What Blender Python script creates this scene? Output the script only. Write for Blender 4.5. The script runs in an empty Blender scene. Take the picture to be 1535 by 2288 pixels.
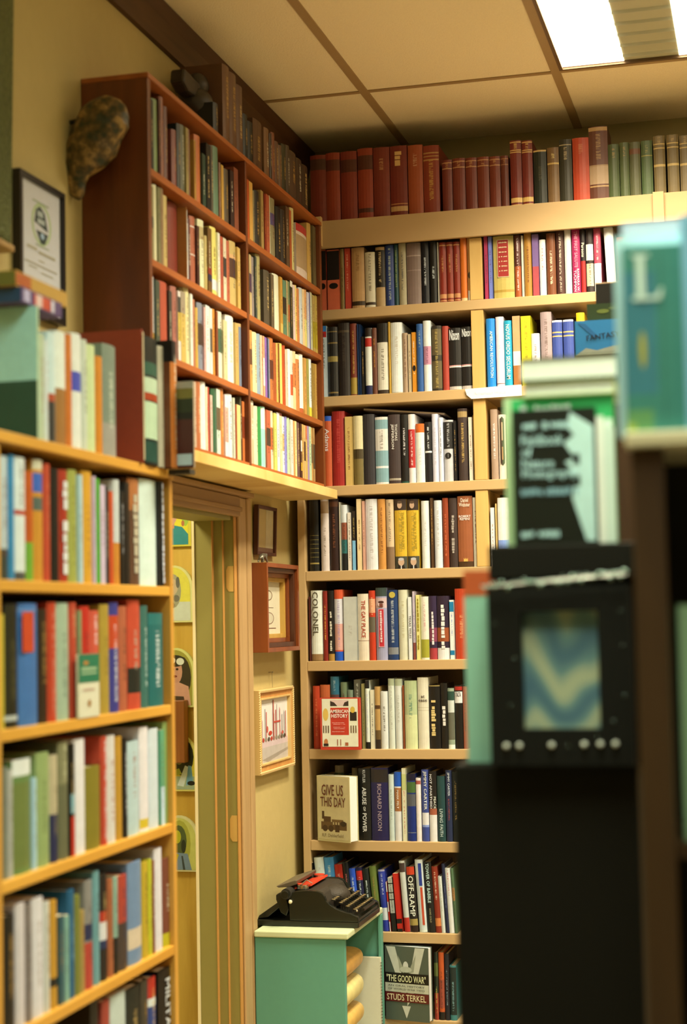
import bpy, bmesh, math, random
from mathutils import Vector, Matrix
R = math.radians
rnd = random.Random(7)
scene = bpy.context.scene
COL = scene.collection
PI = math.pi
H = 1.5                                   # eye height; all heights below are given relative to the eye and lifted by H

# ------------------------------------------------------------------ camera
F_PX = 3675.05
YAW, PITCH, ROLL = .25254087, .06649126, -.01999285
cf = Vector((-math.sin(YAW) * math.cos(PITCH), math.cos(YAW) * math.cos(PITCH), math.sin(PITCH)))
r0 = Vector((math.cos(YAW), math.sin(YAW), 0)); u0 = r0.cross(cf)
cr = math.cos(ROLL) * r0 + math.sin(ROLL) * u0
cu = -math.sin(ROLL) * r0 + math.cos(ROLL) * u0
cam_d = bpy.data.cameras.new('camera'); cam = bpy.data.objects.new('camera', cam_d); COL.objects.link(cam)
M = Matrix.Identity(4)
for i in range(3):
    M[i][0], M[i][1], M[i][2] = cr[i], cu[i], -cf[i]
M[2][3] = H
cam.matrix_world = M
cam_d.sensor_fit = 'VERTICAL'; cam_d.sensor_height = 36; cam_d.sensor_width = 24.15
cam_d.lens = F_PX / 2288 * 36
cam_d.clip_start = .05
cam_d.dof.use_dof = True; cam_d.dof.focus_distance = 5.45; cam_d.dof.aperture_fstop = 2.0; cam_d.dof.aperture_blades = 7
scene.camera = cam

# ------------------------------------------------------------------ colour management, world
scene.view_settings.view_transform = 'Standard'; scene.view_settings.look = 'None'
scene.view_settings.gamma = 1; scene.view_settings.use_curve_mapping = False
scene.view_settings.exposure = 0.0
W = bpy.data.worlds.new('room_ambient'); scene.world = W; W.use_nodes = True
W.node_tree.nodes['Background'].inputs[0].default_value = (.02, .02, .015, 1)
W.node_tree.nodes['Background'].inputs[1].default_value = .3
scene.cycles.max_bounces = 6; scene.cycles.diffuse_bounces = 4
WARM = (1.0, .84, .56); COOL = (.98, 1.0, .68)
SPREAD = 132
# fixtures: (x0, y0, colour, strength)   each .61 x 1.22 m
LAMPS = [(-.59, 3.94, WARM, 94.0), (-.59, 1.30, COOL, 38.0), (1.3, 3.33, WARM, 50.0), (1.3, .30, COOL, 14.0)]     # watts of each fixture

# ------------------------------------------------------------------ pixel -> place helpers
def ray(x, y): return cf + cr * ((x - 767.5) / F_PX) - cu * ((y - 1144) / F_PX)
def atY(x, y, v): d = ray(x, y); return d * (v / d.y)
def atX(x, y, v): d = ray(x, y); return d * (v / d.x)
def atZ(x, y, v): d = ray(x, y); return d * (v / d.z)

# ------------------------------------------------------------------ colours and materials
def s2l(c): return c / 12.92 if c <= .04045 else ((c + .055) / 1.055) ** 2.4
def hx(h):
    if len(h) == 3: h = ''.join(c * 2 for c in h)
    return tuple(s2l(int(h[i:i + 2], 16) / 255) for i in (0, 2, 4))
ILL = (1.22, 1.02, .70)
def alb(h, g=1.0):
    """colour of the thing itself from the colour it shows under the warm shop light"""
    c = hx(h)
    return tuple(min(.88, max(.006, c[i] * g / ILL[i])) for i in range(3))
MATS = {}
def nodes_of(m):
    m.use_nodes = True; nt = m.node_tree; return nt, nt.nodes, nt.links, nt.nodes['Principled BSDF']
def paint(name, col, rough=.6, var=.08, scale=30, metal=0, spec=.5, bump=0):
    if name in MATS: return MATS[name]
    m = bpy.data.materials.new(name); nt, N, L, P = nodes_of(m)
    tc = N.new('ShaderNodeTexCoord'); no = N.new('ShaderNodeTexNoise'); no.inputs['Scale'].default_value = scale
    no.inputs['Detail'].default_value = 6
    mx = N.new('ShaderNodeMix'); mx.data_type = 'RGBA'
    mx.inputs[6].default_value = (*[c * (1 - var) for c in col], 1); mx.inputs[7].default_value = (*[min(1, c * (1 + var)) for c in col], 1)
    L.new(tc.outputs['Object'], no.inputs['Vector']); L.new(no.outputs['Fac'], mx.inputs[0]); L.new(mx.outputs[2], P.inputs['Base Color'])
    P.inputs['Roughness'].default_value = rough; P.inputs['Metallic'].default_value = metal; P.inputs['Specular IOR Level'].default_value = spec
    if bump:
        b = N.new('ShaderNodeBump'); b.inputs['Strength'].default_value = bump; b.inputs['Distance'].default_value = .01
        L.new(no.outputs['Fac'], b.inputs['Height']); L.new(b.outputs[0], P.inputs['Normal'])
    MATS[name] = m; return m
def wood(name, c1, c2, rough=.5, axis='Y', scale=9, streak=14):
    if name in MATS: return MATS[name]
    m = bpy.data.materials.new(name); nt, N, L, P = nodes_of(m)
    tc = N.new('ShaderNodeTexCoord'); mp = N.new('ShaderNodeMapping')
    s = {'X': (1, streak, streak), 'Y': (streak, 1, streak), 'Z': (streak, streak, 1)}[axis]
    mp.inputs['Scale'].default_value = s
    no = N.new('ShaderNodeTexNoise'); no.inputs['Scale'].default_value = scale / 4; no.inputs['Detail'].default_value = 8; no.inputs['Distortion'].default_value = .6
    rp = N.new('ShaderNodeValToRGB'); rp.color_ramp.elements[0].position = .3; rp.color_ramp.elements[1].position = .7
    rp.color_ramp.elements[0].color = (*c1, 1); rp.color_ramp.elements[1].color = (*c2, 1)
    L.new(tc.outputs['Object'], mp.inputs[0]); L.new(mp.outputs[0], no.inputs['Vector']); L.new(no.outputs['Fac'], rp.inputs[0]); L.new(rp.outputs[0], P.inputs['Base Color'])
    P.inputs['Roughness'].default_value = rough
    MATS[name] = m; return m
def book_material():
    m = bpy.data.materials.new('book_cover'); nt, N, L, P = nodes_of(m)
    ac = N.new('ShaderNodeAttribute'); ac.attribute_name = 'col'
    ai = N.new('ShaderNodeAttribute'); ai.attribute_name = 'ink'
    uv = N.new('ShaderNodeUVMap'); uv.uv_map = 'UVMap'
    sep = N.new('ShaderNodeSeparateXYZ'); L.new(uv.outputs[0], sep.inputs[0])
    def math_(op, a, b=None):
        n = N.new('ShaderNodeMath'); n.operation = op
        for i, v in enumerate((a, b)):
            if v is None: continue
            if isinstance(v, (int, float)): n.inputs[i].default_value = v
            else: L.new(v, n.inputs[i])
        return n.outputs[0]
    cmb = N.new('ShaderNodeCombineXYZ')
    L.new(math_('MULTIPLY', sep.outputs[0], 2.6), cmb.inputs[0])
    L.new(math_('MULTIPLY', sep.outputs[1], 330), cmb.inputs[1])
    cmb.inputs[2].default_value = 3.3
    no = N.new('ShaderNodeTexNoise'); no.inputs['Scale'].default_value = 1; no.inputs['Detail'].default_value = 1
    L.new(cmb.outputs[0], no.inputs['Vector'])
    thr = math_('GREATER_THAN', no.outputs['Fac'], .49)
    band = math_('LESS_THAN', math_('ABSOLUTE', math_('SUBTRACT', sep.outputs[0], .5)), .13)
    msk = math_('MULTIPLY', math_('MULTIPLY', thr, band), ai.outputs['Alpha'])
    tc = N.new('ShaderNodeTexCoord'); n2 = N.new('ShaderNodeTexNoise'); n2.inputs['Scale'].default_value = 45; n2.inputs['Detail'].default_value = 4
    L.new(tc.outputs['Object'], n2.inputs['Vector'])
    hs = N.new('ShaderNodeHueSaturation'); L.new(ac.outputs['Color'], hs.inputs['Color'])
    mr = N.new('ShaderNodeMapRange'); mr.inputs[3].default_value = .86; mr.inputs[4].default_value = 1.12
    L.new(n2.outputs['Fac'], mr.inputs[0]); L.new(mr.outputs[0], hs.inputs['Value'])
    mx = N.new('ShaderNodeMix'); mx.data_type = 'RGBA'
    L.new(msk, mx.inputs[0]); L.new(hs.outputs[0], mx.inputs[6]); L.new(ai.outputs['Color'], mx.inputs[7]); L.new(mx.outputs[2], P.inputs['Base Color'])
    P.inputs['Roughness'].default_value = .42
    return m
def page_material():
    m = bpy.data.materials.new('book_pages'); nt, N, L, P = nodes_of(m)
    tc = N.new('ShaderNodeTexCoord'); mp = N.new('ShaderNodeMapping'); mp.inputs['Scale'].default_value = (900, 6, 6)
    no = N.new('ShaderNodeTexNoise'); no.inputs['Scale'].default_value = 1
    mx = N.new('ShaderNodeMix'); mx.data_type = 'RGBA'
    mx.inputs[6].default_value = (.55, .46, .30, 1); mx.inputs[7].default_value = (.82, .76, .60, 1)
    L.new(tc.outputs['Object'], mp.inputs[0]); L.new(mp.outputs[0], no.inputs['Vector']); L.new(no.outputs['Fac'], mx.inputs[0]); L.new(mx.outputs[2], P.inputs['Base Color'])
    P.inputs['Roughness'].default_value = .8
    return m
BOOK = book_material(); PAGE = page_material()
def flat(h, g=1.0, rough=.5): return paint('ink_%s_%d' % (h, int(g * 100)), alb(h, g), rough, .05, 60)

# ------------------------------------------------------------------ object helpers
def link(o, parent=None):
    COL.objects.link(o)
    if parent is not None: o.parent = parent
    return o
def thing(name, label, cat, loc=(0, 0, 0), rot=(0, 0, 0), group=None):
    o = bpy.data.objects.new(name, None); o.empty_display_size = .05
    o.location = loc; o.rotation_euler = rot; o['label'] = label; o['category'] = cat
    if group: o['group'] = group
    return link(o)
def tag(o, label, cat, group=None):
    o['label'] = label; o['category'] = cat
    if group: o['group'] = group
    return o
class MB:
    """collects shapes and links them as ONE mesh object"""
    def __init__(s): s.v = []; s.f = []; s.m = []
    def box(s, x0, x1, y0, y1, z0, z1, mi=0):
        b = len(s.v)
        s.v += [(x0, y0, z0), (x1, y0, z0), (x1, y1, z0), (x0, y1, z0), (x0, y0, z1), (x1, y0, z1), (x1, y1, z1), (x0, y1, z1)]
        s.f += [tuple(b + i for i in q) for q in ((0, 3, 2, 1), (4, 5, 6, 7), (0, 1, 5, 4), (1, 2, 6, 5), (2, 3, 7, 6), (3, 0, 4, 7))]
        s.m += [mi] * 6; return s
    def prism(s, pts, h0, h1, axis='y', mi=0):
        n = len(pts); b = len(s.v)
        for h in (h0, h1):
            for (p, q) in pts:
                s.v.append({'y': (p, h, q), 'x': (h, p, q), 'z': (p, q, h)}[axis])
        s.f.append(tuple(b + i for i in range(n))); s.f.append(tuple(b + n + i for i in reversed(range(n))))
        for i in range(n):
            j = (i + 1) % n; s.f.append((b + i, b + n + i, b + n + j, b + j))
        s.m += [mi] * (n + 2); return s
    def cyl(s, p0, p1, r0, r1=None, n=14, mi=0):
        r1 = r0 if r1 is None else r1
        p0 = Vector(p0); p1 = Vector(p1); d = (p1 - p0).normalized()
        a = d.cross(Vector((0, 0, 1))) if abs(d.z) < .9 else d.cross(Vector((1, 0, 0))); a.normalize(); c = d.cross(a)
        b = len(s.v)
        for p, r in ((p0, r0), (p1, r1)):
            for i in range(n):
                t = 2 * PI * i / n; s.v.append(tuple(p + a * (r * math.cos(t)) + c * (r * math.sin(t))))
        s.f.append(tuple(b + i for i in range(n))); s.f.append(tuple(b + n + i for i in reversed(range(n))))
        for i in range(n):
            j = (i + 1) % n; s.f.append((b + i, b + n + i, b + n + j, b + j))
        s.m += [mi] * (n + 2); return s
    def ball(s, c, r, n=10, sz=1, mi=0):
        b = len(s.v); k = n // 2
        for i in range(k + 1):
            ph = PI * i / k
            for j in range(n):
                t = 2 * PI * j / n; s.v.append((c[0] + r * math.sin(ph) * math.cos(t), c[1] + r * math.sin(ph) * math.sin(t), c[2] + r * sz * math.cos(ph)))
        for i in range(k):
            for j in range(n):
                j2 = (j + 1) % n; s.f.append((b + i * n + j, b + (i + 1) * n + j, b + (i + 1) * n + j2, b + i * n + j2)); s.m.append(mi)
        return s
    def build(s, name, mats, parent=None, bevel=0, smooth=False, fix=True):
        me = bpy.data.meshes.new(name); me.from_pydata(s.v, [], s.f)
        if not isinstance(mats, (list, tuple)): mats = [mats]
        for m in mats: me.materials.append(m)
        me.polygons.foreach_set('material_index', s.m)
        if fix:
            bm = bmesh.new(); bm.from_mesh(me); bmesh.ops.recalc_face_normals(bm, faces=bm.faces); bm.to_mesh(me); bm.free()
        if smooth: me.polygons.foreach_set('use_smooth', [True] * len(me.polygons))
        o = bpy.data.objects.new(name, me); link(o, parent)
        if bevel:
            b = o.modifiers.new('bevel', 'BEVEL'); b.width = bevel; b.segments = 2; b.limit_method = 'ANGLE'
        return o
def struct(o): o['kind'] = 'structure'; return o

def lettering(text, parent, mat, origin, right, up, width, height, name='title_lettering', bold=.012, ext=.0003):
    """real letters as a thin mesh; origin = lower-left corner of the box they fill"""
    cu_ = bpy.data.curves.new('t', 'FONT'); cu_.body = text; cu_.size = 1; cu_.extrude = 0; cu_.offset = bold; cu_.resolution_u = 2
    cu_.align_x = 'CENTER' if '\n' in text else 'LEFT'; cu_.space_line = .82
    tmp = bpy.data.objects.new('t', cu_); COL.objects.link(tmp)
    dg = bpy.context.evaluated_depsgraph_get(); dg.update()
    me = bpy.data.meshes.new_from_object(tmp.evaluated_get(dg))
    bpy.data.objects.remove(tmp); bpy.data.curves.remove(cu_)
    if not len(me.vertices): return None
    xs = [v.co.x for v in me.vertices]; ys = [v.co.y for v in me.vertices]
    x0, x1, y0, y1 = min(xs), max(xs), min(ys), max(ys)
    right = Vector(right); up = Vector(up); origin = Vector(origin)
    nrm = right.cross(up)
    for v in me.vertices:
        u = (v.co.x - x0) / max(1e-6, x1 - x0) * width; w = (v.co.y - y0) / max(1e-6, y1 - y0) * height
        v.co = origin + right * u + up * w + nrm * ext
    me.materials.clear(); me.materials.append(mat); me.name = name
    o = bpy.data.objects.new(name, me); link(o, parent); return o

def picture(name, parent, shapes, origin, right, up, w, h, g=1.0, step=.0002):
    """flat printed picture: polygons in 0..1 coordinates with their own colours, as one thin mesh"""
    right = Vector(right); up = Vector(up); origin = Vector(origin); n = right.cross(up)
    v = []; f = []; cols = []
    for k, (pts, c) in enumerate(shapes):
        b = len(v)
        for (a, q) in pts: v.append(tuple(origin + right * (a * w) + up * (q * h) + n * (step * (k * .25 + 1))))
        f.append(tuple(range(b, len(v)))); cols.append(alb(c, g))
    me = bpy.data.meshes.new(name); me.from_pydata(v, [], f); me.materials.append(BOOK)
    set_cols(me, cols, [(0, 0, 0, 0)] * len(f))
    o = bpy.data.objects.new(name, me); return link(o, parent)
def dashes(n, parent, c, origin, right, up, w, h, g=1.0):
    """print too small to read: a line of small uneven marks"""
    sh = []; x = 0; q = random.Random(n * 31 + int(w * 9999))
    ws = [q.uniform(.6, 1.3) for _ in range(n)]; tot = sum(ws)
    for k in ws:
        x1 = x + k / tot; lo = q.choice([0, 0, .15]); hi = q.choice([1, .8, .9])
        if n == 1 or q.random() > .12: sh.append(([(x, lo), (x1 - .18 * k / tot * (n > 1), lo), (x1 - .18 * k / tot * (n > 1), hi), (x, hi)], c))
        x = x1
    return picture('title_marks', parent, sh, origin, right, up, w, h, g, .0002)
def rect(x0, y0, x1, y1): return [(x0, y0), (x1, y0), (x1, y1), (x0, y1)]
def ell(cx, cy, rx, ry, n=16, a0=0, a1=360): return [(cx + rx * math.cos(R(a0 + (a1 - a0) * i / n)), cy + ry * math.sin(R(a0 + (a1 - a0) * i / n))) for i in range(n + (0 if a1 - a0 == 360 else 1))]
def set_cols(me, cols, inks, uvs=None):
    a = me.attributes.new('col', 'FLOAT_COLOR', 'CORNER'); b = me.attributes.new('ink', 'FLOAT_COLOR', 'CORNER')
    ca = []; ia = []
    for p, c, k in zip(me.polygons, cols, inks):
        for _ in range(p.loop_total):
            ca += [c[0], c[1], c[2], 1]; ia += list(k)
    a.data.foreach_set('color', ca); b.data.foreach_set('color', ia)
    uvl = me.uv_layers.new(name='UVMap')
    if uvs:
        flatuv = [x for uv in uvs for c in uv for x in c]
        uvl.data.foreach_set('uv', flatuv)

# ------------------------------------------------------------------ names for colours and numbers
NAMES = [('black', (20, 20, 18)), ('charcoal', (58, 56, 54)), ('dark brown', (62, 40, 26)), ('brown', (112, 72, 44)), ('tan', (176, 142, 96)),
         ('beige', (208, 184, 138)), ('cream', (232, 216, 172)), ('white', (236, 228, 216)), ('pale grey', (190, 190, 180)), ('grey', (126, 124, 120)),
         ('dark red', (110, 36, 24)), ('red', (180, 42, 30)), ('orange red', (192, 84, 44)), ('orange', (214, 130, 48)), ('mustard', (190, 150, 44)),
         ('yellow', (222, 196, 60)), ('pale yellow', (226, 208, 120)), ('olive', (112, 104, 50)), ('dark olive', (66, 62, 36)), ('green', (60, 128, 62)),
         ('pale green', (176, 192, 134)), ('dark green', (30, 60, 42)), ('teal', (42, 112, 114)), ('light blue', (110, 170, 196)), ('blue', (42, 88, 160)),
         ('dark blue', (30, 42, 84)), ('purple', (110, 86, 146)), ('pink', (206, 142, 134)), ('maroon', (88, 34, 40)), ('mint', (156, 204, 178))]
def cname(h):
    if len(h) == 3: h = ''.join(c * 2 for c in h)
    c = [int(h[i:i + 2], 16) for i in (0, 2, 4)]
    return min(NAMES, key=lambda n: sum((a - b) ** 2 for a, b in zip(c, n[1])))[0]
ORD = 'first second third fourth fifth sixth seventh eighth ninth tenth eleventh twelfth thirteenth fourteenth fifteenth sixteenth seventeenth eighteenth nineteenth twentieth'.split()
ORD += ['twenty-' + o for o in ORD[:9]] + ['thirtieth']

# ------------------------------------------------------------------ books
def make_book(name, label, group, loc, rz, w, h, d, col, bands=(), ink=None, inkv=(.12, .88), hard=True, lean=0, g=1.0, side=None, titles=(), cat='book', roty=None):
    """spine faces local -Y, width along +X, height along +Z"""
    o = thing(name, label, cat, loc, (0, R(-lean), rz) if roty is None else (0, roty, rz), group)
    t = min(.0026 if hard else .0009, w * .22)
    base = alb(col, g); sidec = alb(side, g) if side else base
    cuts = {0.0, 1.0, inkv[0], inkv[1]}
    for b in bands: cuts |= {b[0], b[1]}
    for q in (.0, .04, .96): cuts.add(q if q else 0.0)
    cuts = sorted(cuts)
    nx = 5 if (hard and w > .014) else 2 if hard else 1
    bul = min(w * .2, .006) if hard else 0
    v = []; f = []; cols = []; inks = []; uvs = []
    def quad(q, c, k=(0, 0, 0, 0), uv=None):
        f.append(q); cols.append(c); inks.append(k); uvs.append(uv or [(0, 0)] * len(q))
    xs = [w * i / nx for i in range(nx + 1)]
    ys = [bul * ((2 * i / nx - 1) ** 2) for i in range(nx + 1)]
    NZ = len(cuts)
    for c in reversed(cuts):                    # cut 1 = foot, 0 = head
        z = h * (1 - c)
        for x, y in zip(xs, ys): v.append((x, y, z))
    inkc = (*alb(ink, g), .62) if ink else (0, 0, 0, 0); sd = rnd.random() * 40
    rc = list(reversed(cuts))
    for k in range(NZ - 1):
        top, bot = rc[k + 1], rc[k]; mid = (top + bot) / 2
        c = base
        for b in bands:
            if b[0] <= mid <= b[1]: c = alb(b[2], g)
        on = ink and inkv[0] <= mid <= inkv[1]
        for i in range(nx):
            a = k * (nx + 1) + i
            uv = [(i / nx, (1 - bot) * h + sd), ((i + 1) / nx, (1 - bot) * h + sd), ((i + 1) / nx, (1 - top) * h + sd), (i / nx, (1 - top) * h + sd)]
            quad((a, a + 1, a + nx + 2, a + nx + 1), c, inkc if on else (0, 0, 0, 0), uv)
    # inner wall of the spine and its caps
    b0 = len(v); yi = bul + t
    v.extend([(0, yi, 0), (w, yi, 0), (w, yi, h), (0, yi, h)])
    topc = cols[-1]
    quad(tuple([b0 + 1, b0] + list(range(0, nx + 1))), base)
    last = (NZ - 1) * (nx + 1)
    quad(tuple([b0 + 3, b0 + 2] + list(range(last + nx, last - 1, -1))), topc)
    def bx(x0, x1, y0, y1, z0, z1, c):
        b = len(v); v.extend([(x0, y0, z0), (x1, y0, z0), (x1, y1, z0), (x0, y1, z0), (x0, y0, z1), (x1, y0, z1), (x1, y1, z1), (x0, y1, z1)])
        for q in ((0, 3, 2, 1), (4, 5, 6, 7), (0, 1, 5, 4), (1, 2, 6, 5), (2, 3, 7, 6), (3, 0, 4, 7)): quad(tuple(b + i for i in q), c)
    ov = .003 if hard else .0003
    bx(0, t, bul, d, 0, h, sidec); bx(w - t, w, bul, d, 0, h, sidec)
    me = bpy.data.meshes.new('cover'); me.from_pydata(v, [], f); me.materials.append(BOOK)
    set_cols(me, cols, inks, uvs)
    co = bpy.data.objects.new('cover', me); link(co, o)
    MB().box(t, w - t, yi, d - ov, ov, h - ov).build('pages', PAGE, o, fix=False)
    for (txt, c, v0, v1, wf, *vert) in titles:
        m = flat(c, g)
        if txt[0] == '~':
            off = vert[0] if vert else .5
            dashes(int(txt[1:]), o, c, (w * (off - wf / 2), -.0003, h * (1 - v0)), (0, 0, -1), (1, 0, 0), h * (v1 - v0), w * wf, g)
            continue
        if vert and vert[0] == 'h':
            lettering(txt, o, m, (w * (1 - wf) / 2, -.0002, h * (1 - v1)), (1, 0, 0), (0, 0, 1), w * wf, h * (v1 - v0))
        else:
            off = vert[0] if vert else .5
            lettering(txt, o, m, (w * (off - wf / 2), -.0002, h * (1 - v0)), (0, 0, -1), (1, 0, 0), h * (v1 - v0), w * wf)
    return o
ALL_BOOKS = []
def row(kind, plane, zs, ox, oy, sc, dy, phrase, group, data, g=1.0, d=(.13, .17), hard=.6, start=0, off=None, cat='book', kindname=None):
    """data: one book a line: x0 x1 ytop hex [key=value ...] in crop pixels; x0 may be '-'"""
    prev = None; px_prev = None; n = start; prevcol = None
    lines = [l.split() for l in data.strip().split('\n') if l.strip()]
    cols = [l[3] for l in lines]
    for idx, l in enumerate(lines):
        x0 = px_prev if l[0] == '-' else float(l[0]); x1 = float(l[1]); yt = float(l[2]); col = l[3]; px_prev = x1
        opt = {}; bands = []; titles = []
        for tok in l[4:]:
            k, val = tok.split('=', 1)
            if k == 'b': p = val.split(','); bands.append((float(p[0]), float(p[1]), p[2]))
            elif k == 'T':
                p = val.split(','); titles.append((p[0].replace('_', ' ').replace('|', '\n'), p[1], float(p[2]), float(p[3]), float(p[4]) if len(p) > 4 else .5, *([p[5]] if len(p) > 5 and p[5] == 'h' else [float(p[5])] if len(p) > 5 else [])))
            else: opt[k] = val
        pl = plane + float(opt.get('o', 0))
        fn = atY if kind == 'T' else atX; ax = 0 if kind == 'T' else 1
        ypix = oy + (yt + dy) * sc
        a0 = fn(ox + x0 * sc, ypix, pl)[ax]; a1 = fn(ox + x1 * sc, ypix, pl)[ax]
        zt = fn(ox + (x0 + x1) / 2 * sc, oy + yt * sc, pl).z
        h = zt - zs
        if 'h' in opt: h = float(opt['h'])
        ln = float(opt.get('l', 0))
        if ln: sh = h / 2 * math.tan(R(ln)); a0 += sh; a1 += sh
        if prev is not None and 'free' not in opt: a0 = max(a0, prev + .0006)
        w = max(.004, a1 - a0 - .0006)
        if 'free' not in opt: prev = a0 + w
        hd = opt.get('k', 'h' if rnd.random() < hard else 'p') == 'h'
        dd = float(opt['d']) if 'd' in opt else rnd.uniform(*d)
        # default small print on the spine
        ink = None
        if not titles and w > .008 and opt.get('i') != '0':
            c = hx(col); lum = .3 * c[0] + .6 * c[1] + .1 * c[2]
            ink = opt.get('i') or (rnd.choice(['d8b060', 'e0d0a0', 'c09040']) if lum < .12 else rnd.choice(['3a2818', '5a2018', '2a3040', '703018']))
        if 'i' in opt and opt['i'] != '0': ink = opt['i']
        v0 = float(opt.get('v0', rnd.uniform(.1, .3))); v1 = float(opt.get('v1', rnd.uniform(.6, .85)))
        cn = opt.get('n', '').replace('_', ' ') or cname(col)
        kn = kindname or ('hardback' if hd else 'paperback')
        if opt.get('lab'): label = opt['lab'].replace('_', ' ') + ' on ' + phrase
        else:
            nb = cname(cols[idx - 1]) if idx else None
            where = f'right of {nb} one, ' if nb else 'at left end, '
            label = f'{cn} {kn} {where}{ORD[min(n, 29)]} along {phrase}'
            if len(label.split()) > 16: label = f'{cn} {kn}, {ORD[min(n, 29)]} along {phrase}'
        n += 1
        if kind == 'T': loc = (a0, pl, zs + H); rz = 0
        else: loc = (pl, a0, zs + H); rz = PI / 2
        if ln and kind == 'T': loc = (a0, pl, zs + H + w * math.sin(R(abs(ln))) * (1 if ln < 0 else 0) + .0003)
        o = make_book('book', label, group, loc, rz, w, max(.05, h), dd, col, bands, ink, (min(v0, v1 - .05), v1), hd, ln, g, opt.get('c'), titles)
        ALL_BOOKS.append((o, a0, a1, h))
    return n

# ================================================================== the room
XW = -1.622; YB = 5.80; ZC = 1.742; XR = 3.4; YF = -2.6
wallm = paint('wall_plaster_yellow', (.54, .455, .205), .75, .05, 25, bump=.15)
struct(MB().box(XW - .12, XR, YF, YB, -.06, 0).build('floor', wood('floor_boards', (.40, .31, .19), (.48, .38, .24), .5, 'Y')))
# left wall with the doorway cut out: y 3.95..4.915, height up to .34 above the eye
DY0, DY1, DZ = 3.98, 4.915, 1.5 + .343
struct(MB().box(XW - .12, XW, YF, DY0, 0, ZC + H).box(XW - .12, XW, DY1, YB, 0, ZC + H).box(XW - .12, XW, DY0, DY1, DZ, ZC + H).build('wall_left', wallm))
struct(MB().box(XW - .12, XR + .1, YB, YB + .1, 0, ZC + H).build('wall_back', paint('wall_plaster_olive', (.40, .36, .19), .8, .05, 25)))
struct(MB().box(XR, XR + .1, YF, YB, 0, ZC + H).build('wall_right', paint('wall_plaster_pale', (.5, .46, .34), .8, .05, 25)))
struct(MB().box(XW - .12, XR + .1, YF - .1, YF, 0, ZC + H).build('wall_front', MATS['wall_plaster_pale']))
# ceiling of mineral tiles in a metal grid
tile = paint('ceiling_tile', (.86, .77, .55), .9, .10, 220, bump=.25)
GX = [-1.85 + .632 * i - .002 for i in range(9)]; GX = [-1.236 + .632 * (i - 1) for i in range(9)]
GY = [5.172 - 1.236 * i for i in range(8)]
c = MB(); z0 = ZC + H
fx = [(x0, x0 + .607, y0, y0 + 1.214) for (x0, y0, _, _) in LAMPS]
xs = sorted({XW - .12, XR + .1} | {a for q in fx for a in q[:2]}); ys_ = sorted({YF - .1, YB + .1} | {a for q in fx for a in q[2:]})
for i in range(len(xs) - 1):
    for j in range(len(ys_) - 1):
        mx_, my_ = (xs[i] + xs[i + 1]) / 2, (ys_[j] + ys_[j + 1]) / 2
        if any(q[0] < mx_ < q[1] and q[2] < my_ < q[3] for q in fx): continue
        c.box(xs[i], xs[i + 1], ys_[j], ys_[j + 1], z0, z0 + .02)
struct(c.build('ceiling', tile))
struct(MB().box(XW - .12, XR + .1, YF - .1, YB + .1, z0 + .14, z0 + .18).build('ceiling_slab', MATS['wall_plaster_pale']))
gb = MB()
for x in GX:
    if XW < x < XR: gb.box(x - .0145, x + .0145, YF, YB, z0 - .004, z0 + .002)
for i, y in enumerate(GY):
    if YF < y < YB:
        gb.box(XW, XR, y - .010, y + .010, z0 - .0035, z0 + .002)
gridm = paint('ceiling_grid_metal', (.36, .25, .12), .5, .04, 20)
struct(gb.build('trim_1', gridm))
# brown wooden moulding where the left wall meets the ceiling
struct(MB().prism([(XW, 1.632 + H), (XW + .014, 1.634 + H), (XW + .020, 1.66 + H), (XW + .028, 1.70 + H), (XW + .045, ZC + H - .004), (XW, ZC + H - .004)], YF, YB, 'y')
       .build('trim_2', wood('dark_moulding_wood', (.055, .022, .008), (.10, .042, .014), .5, 'Y')))

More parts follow.
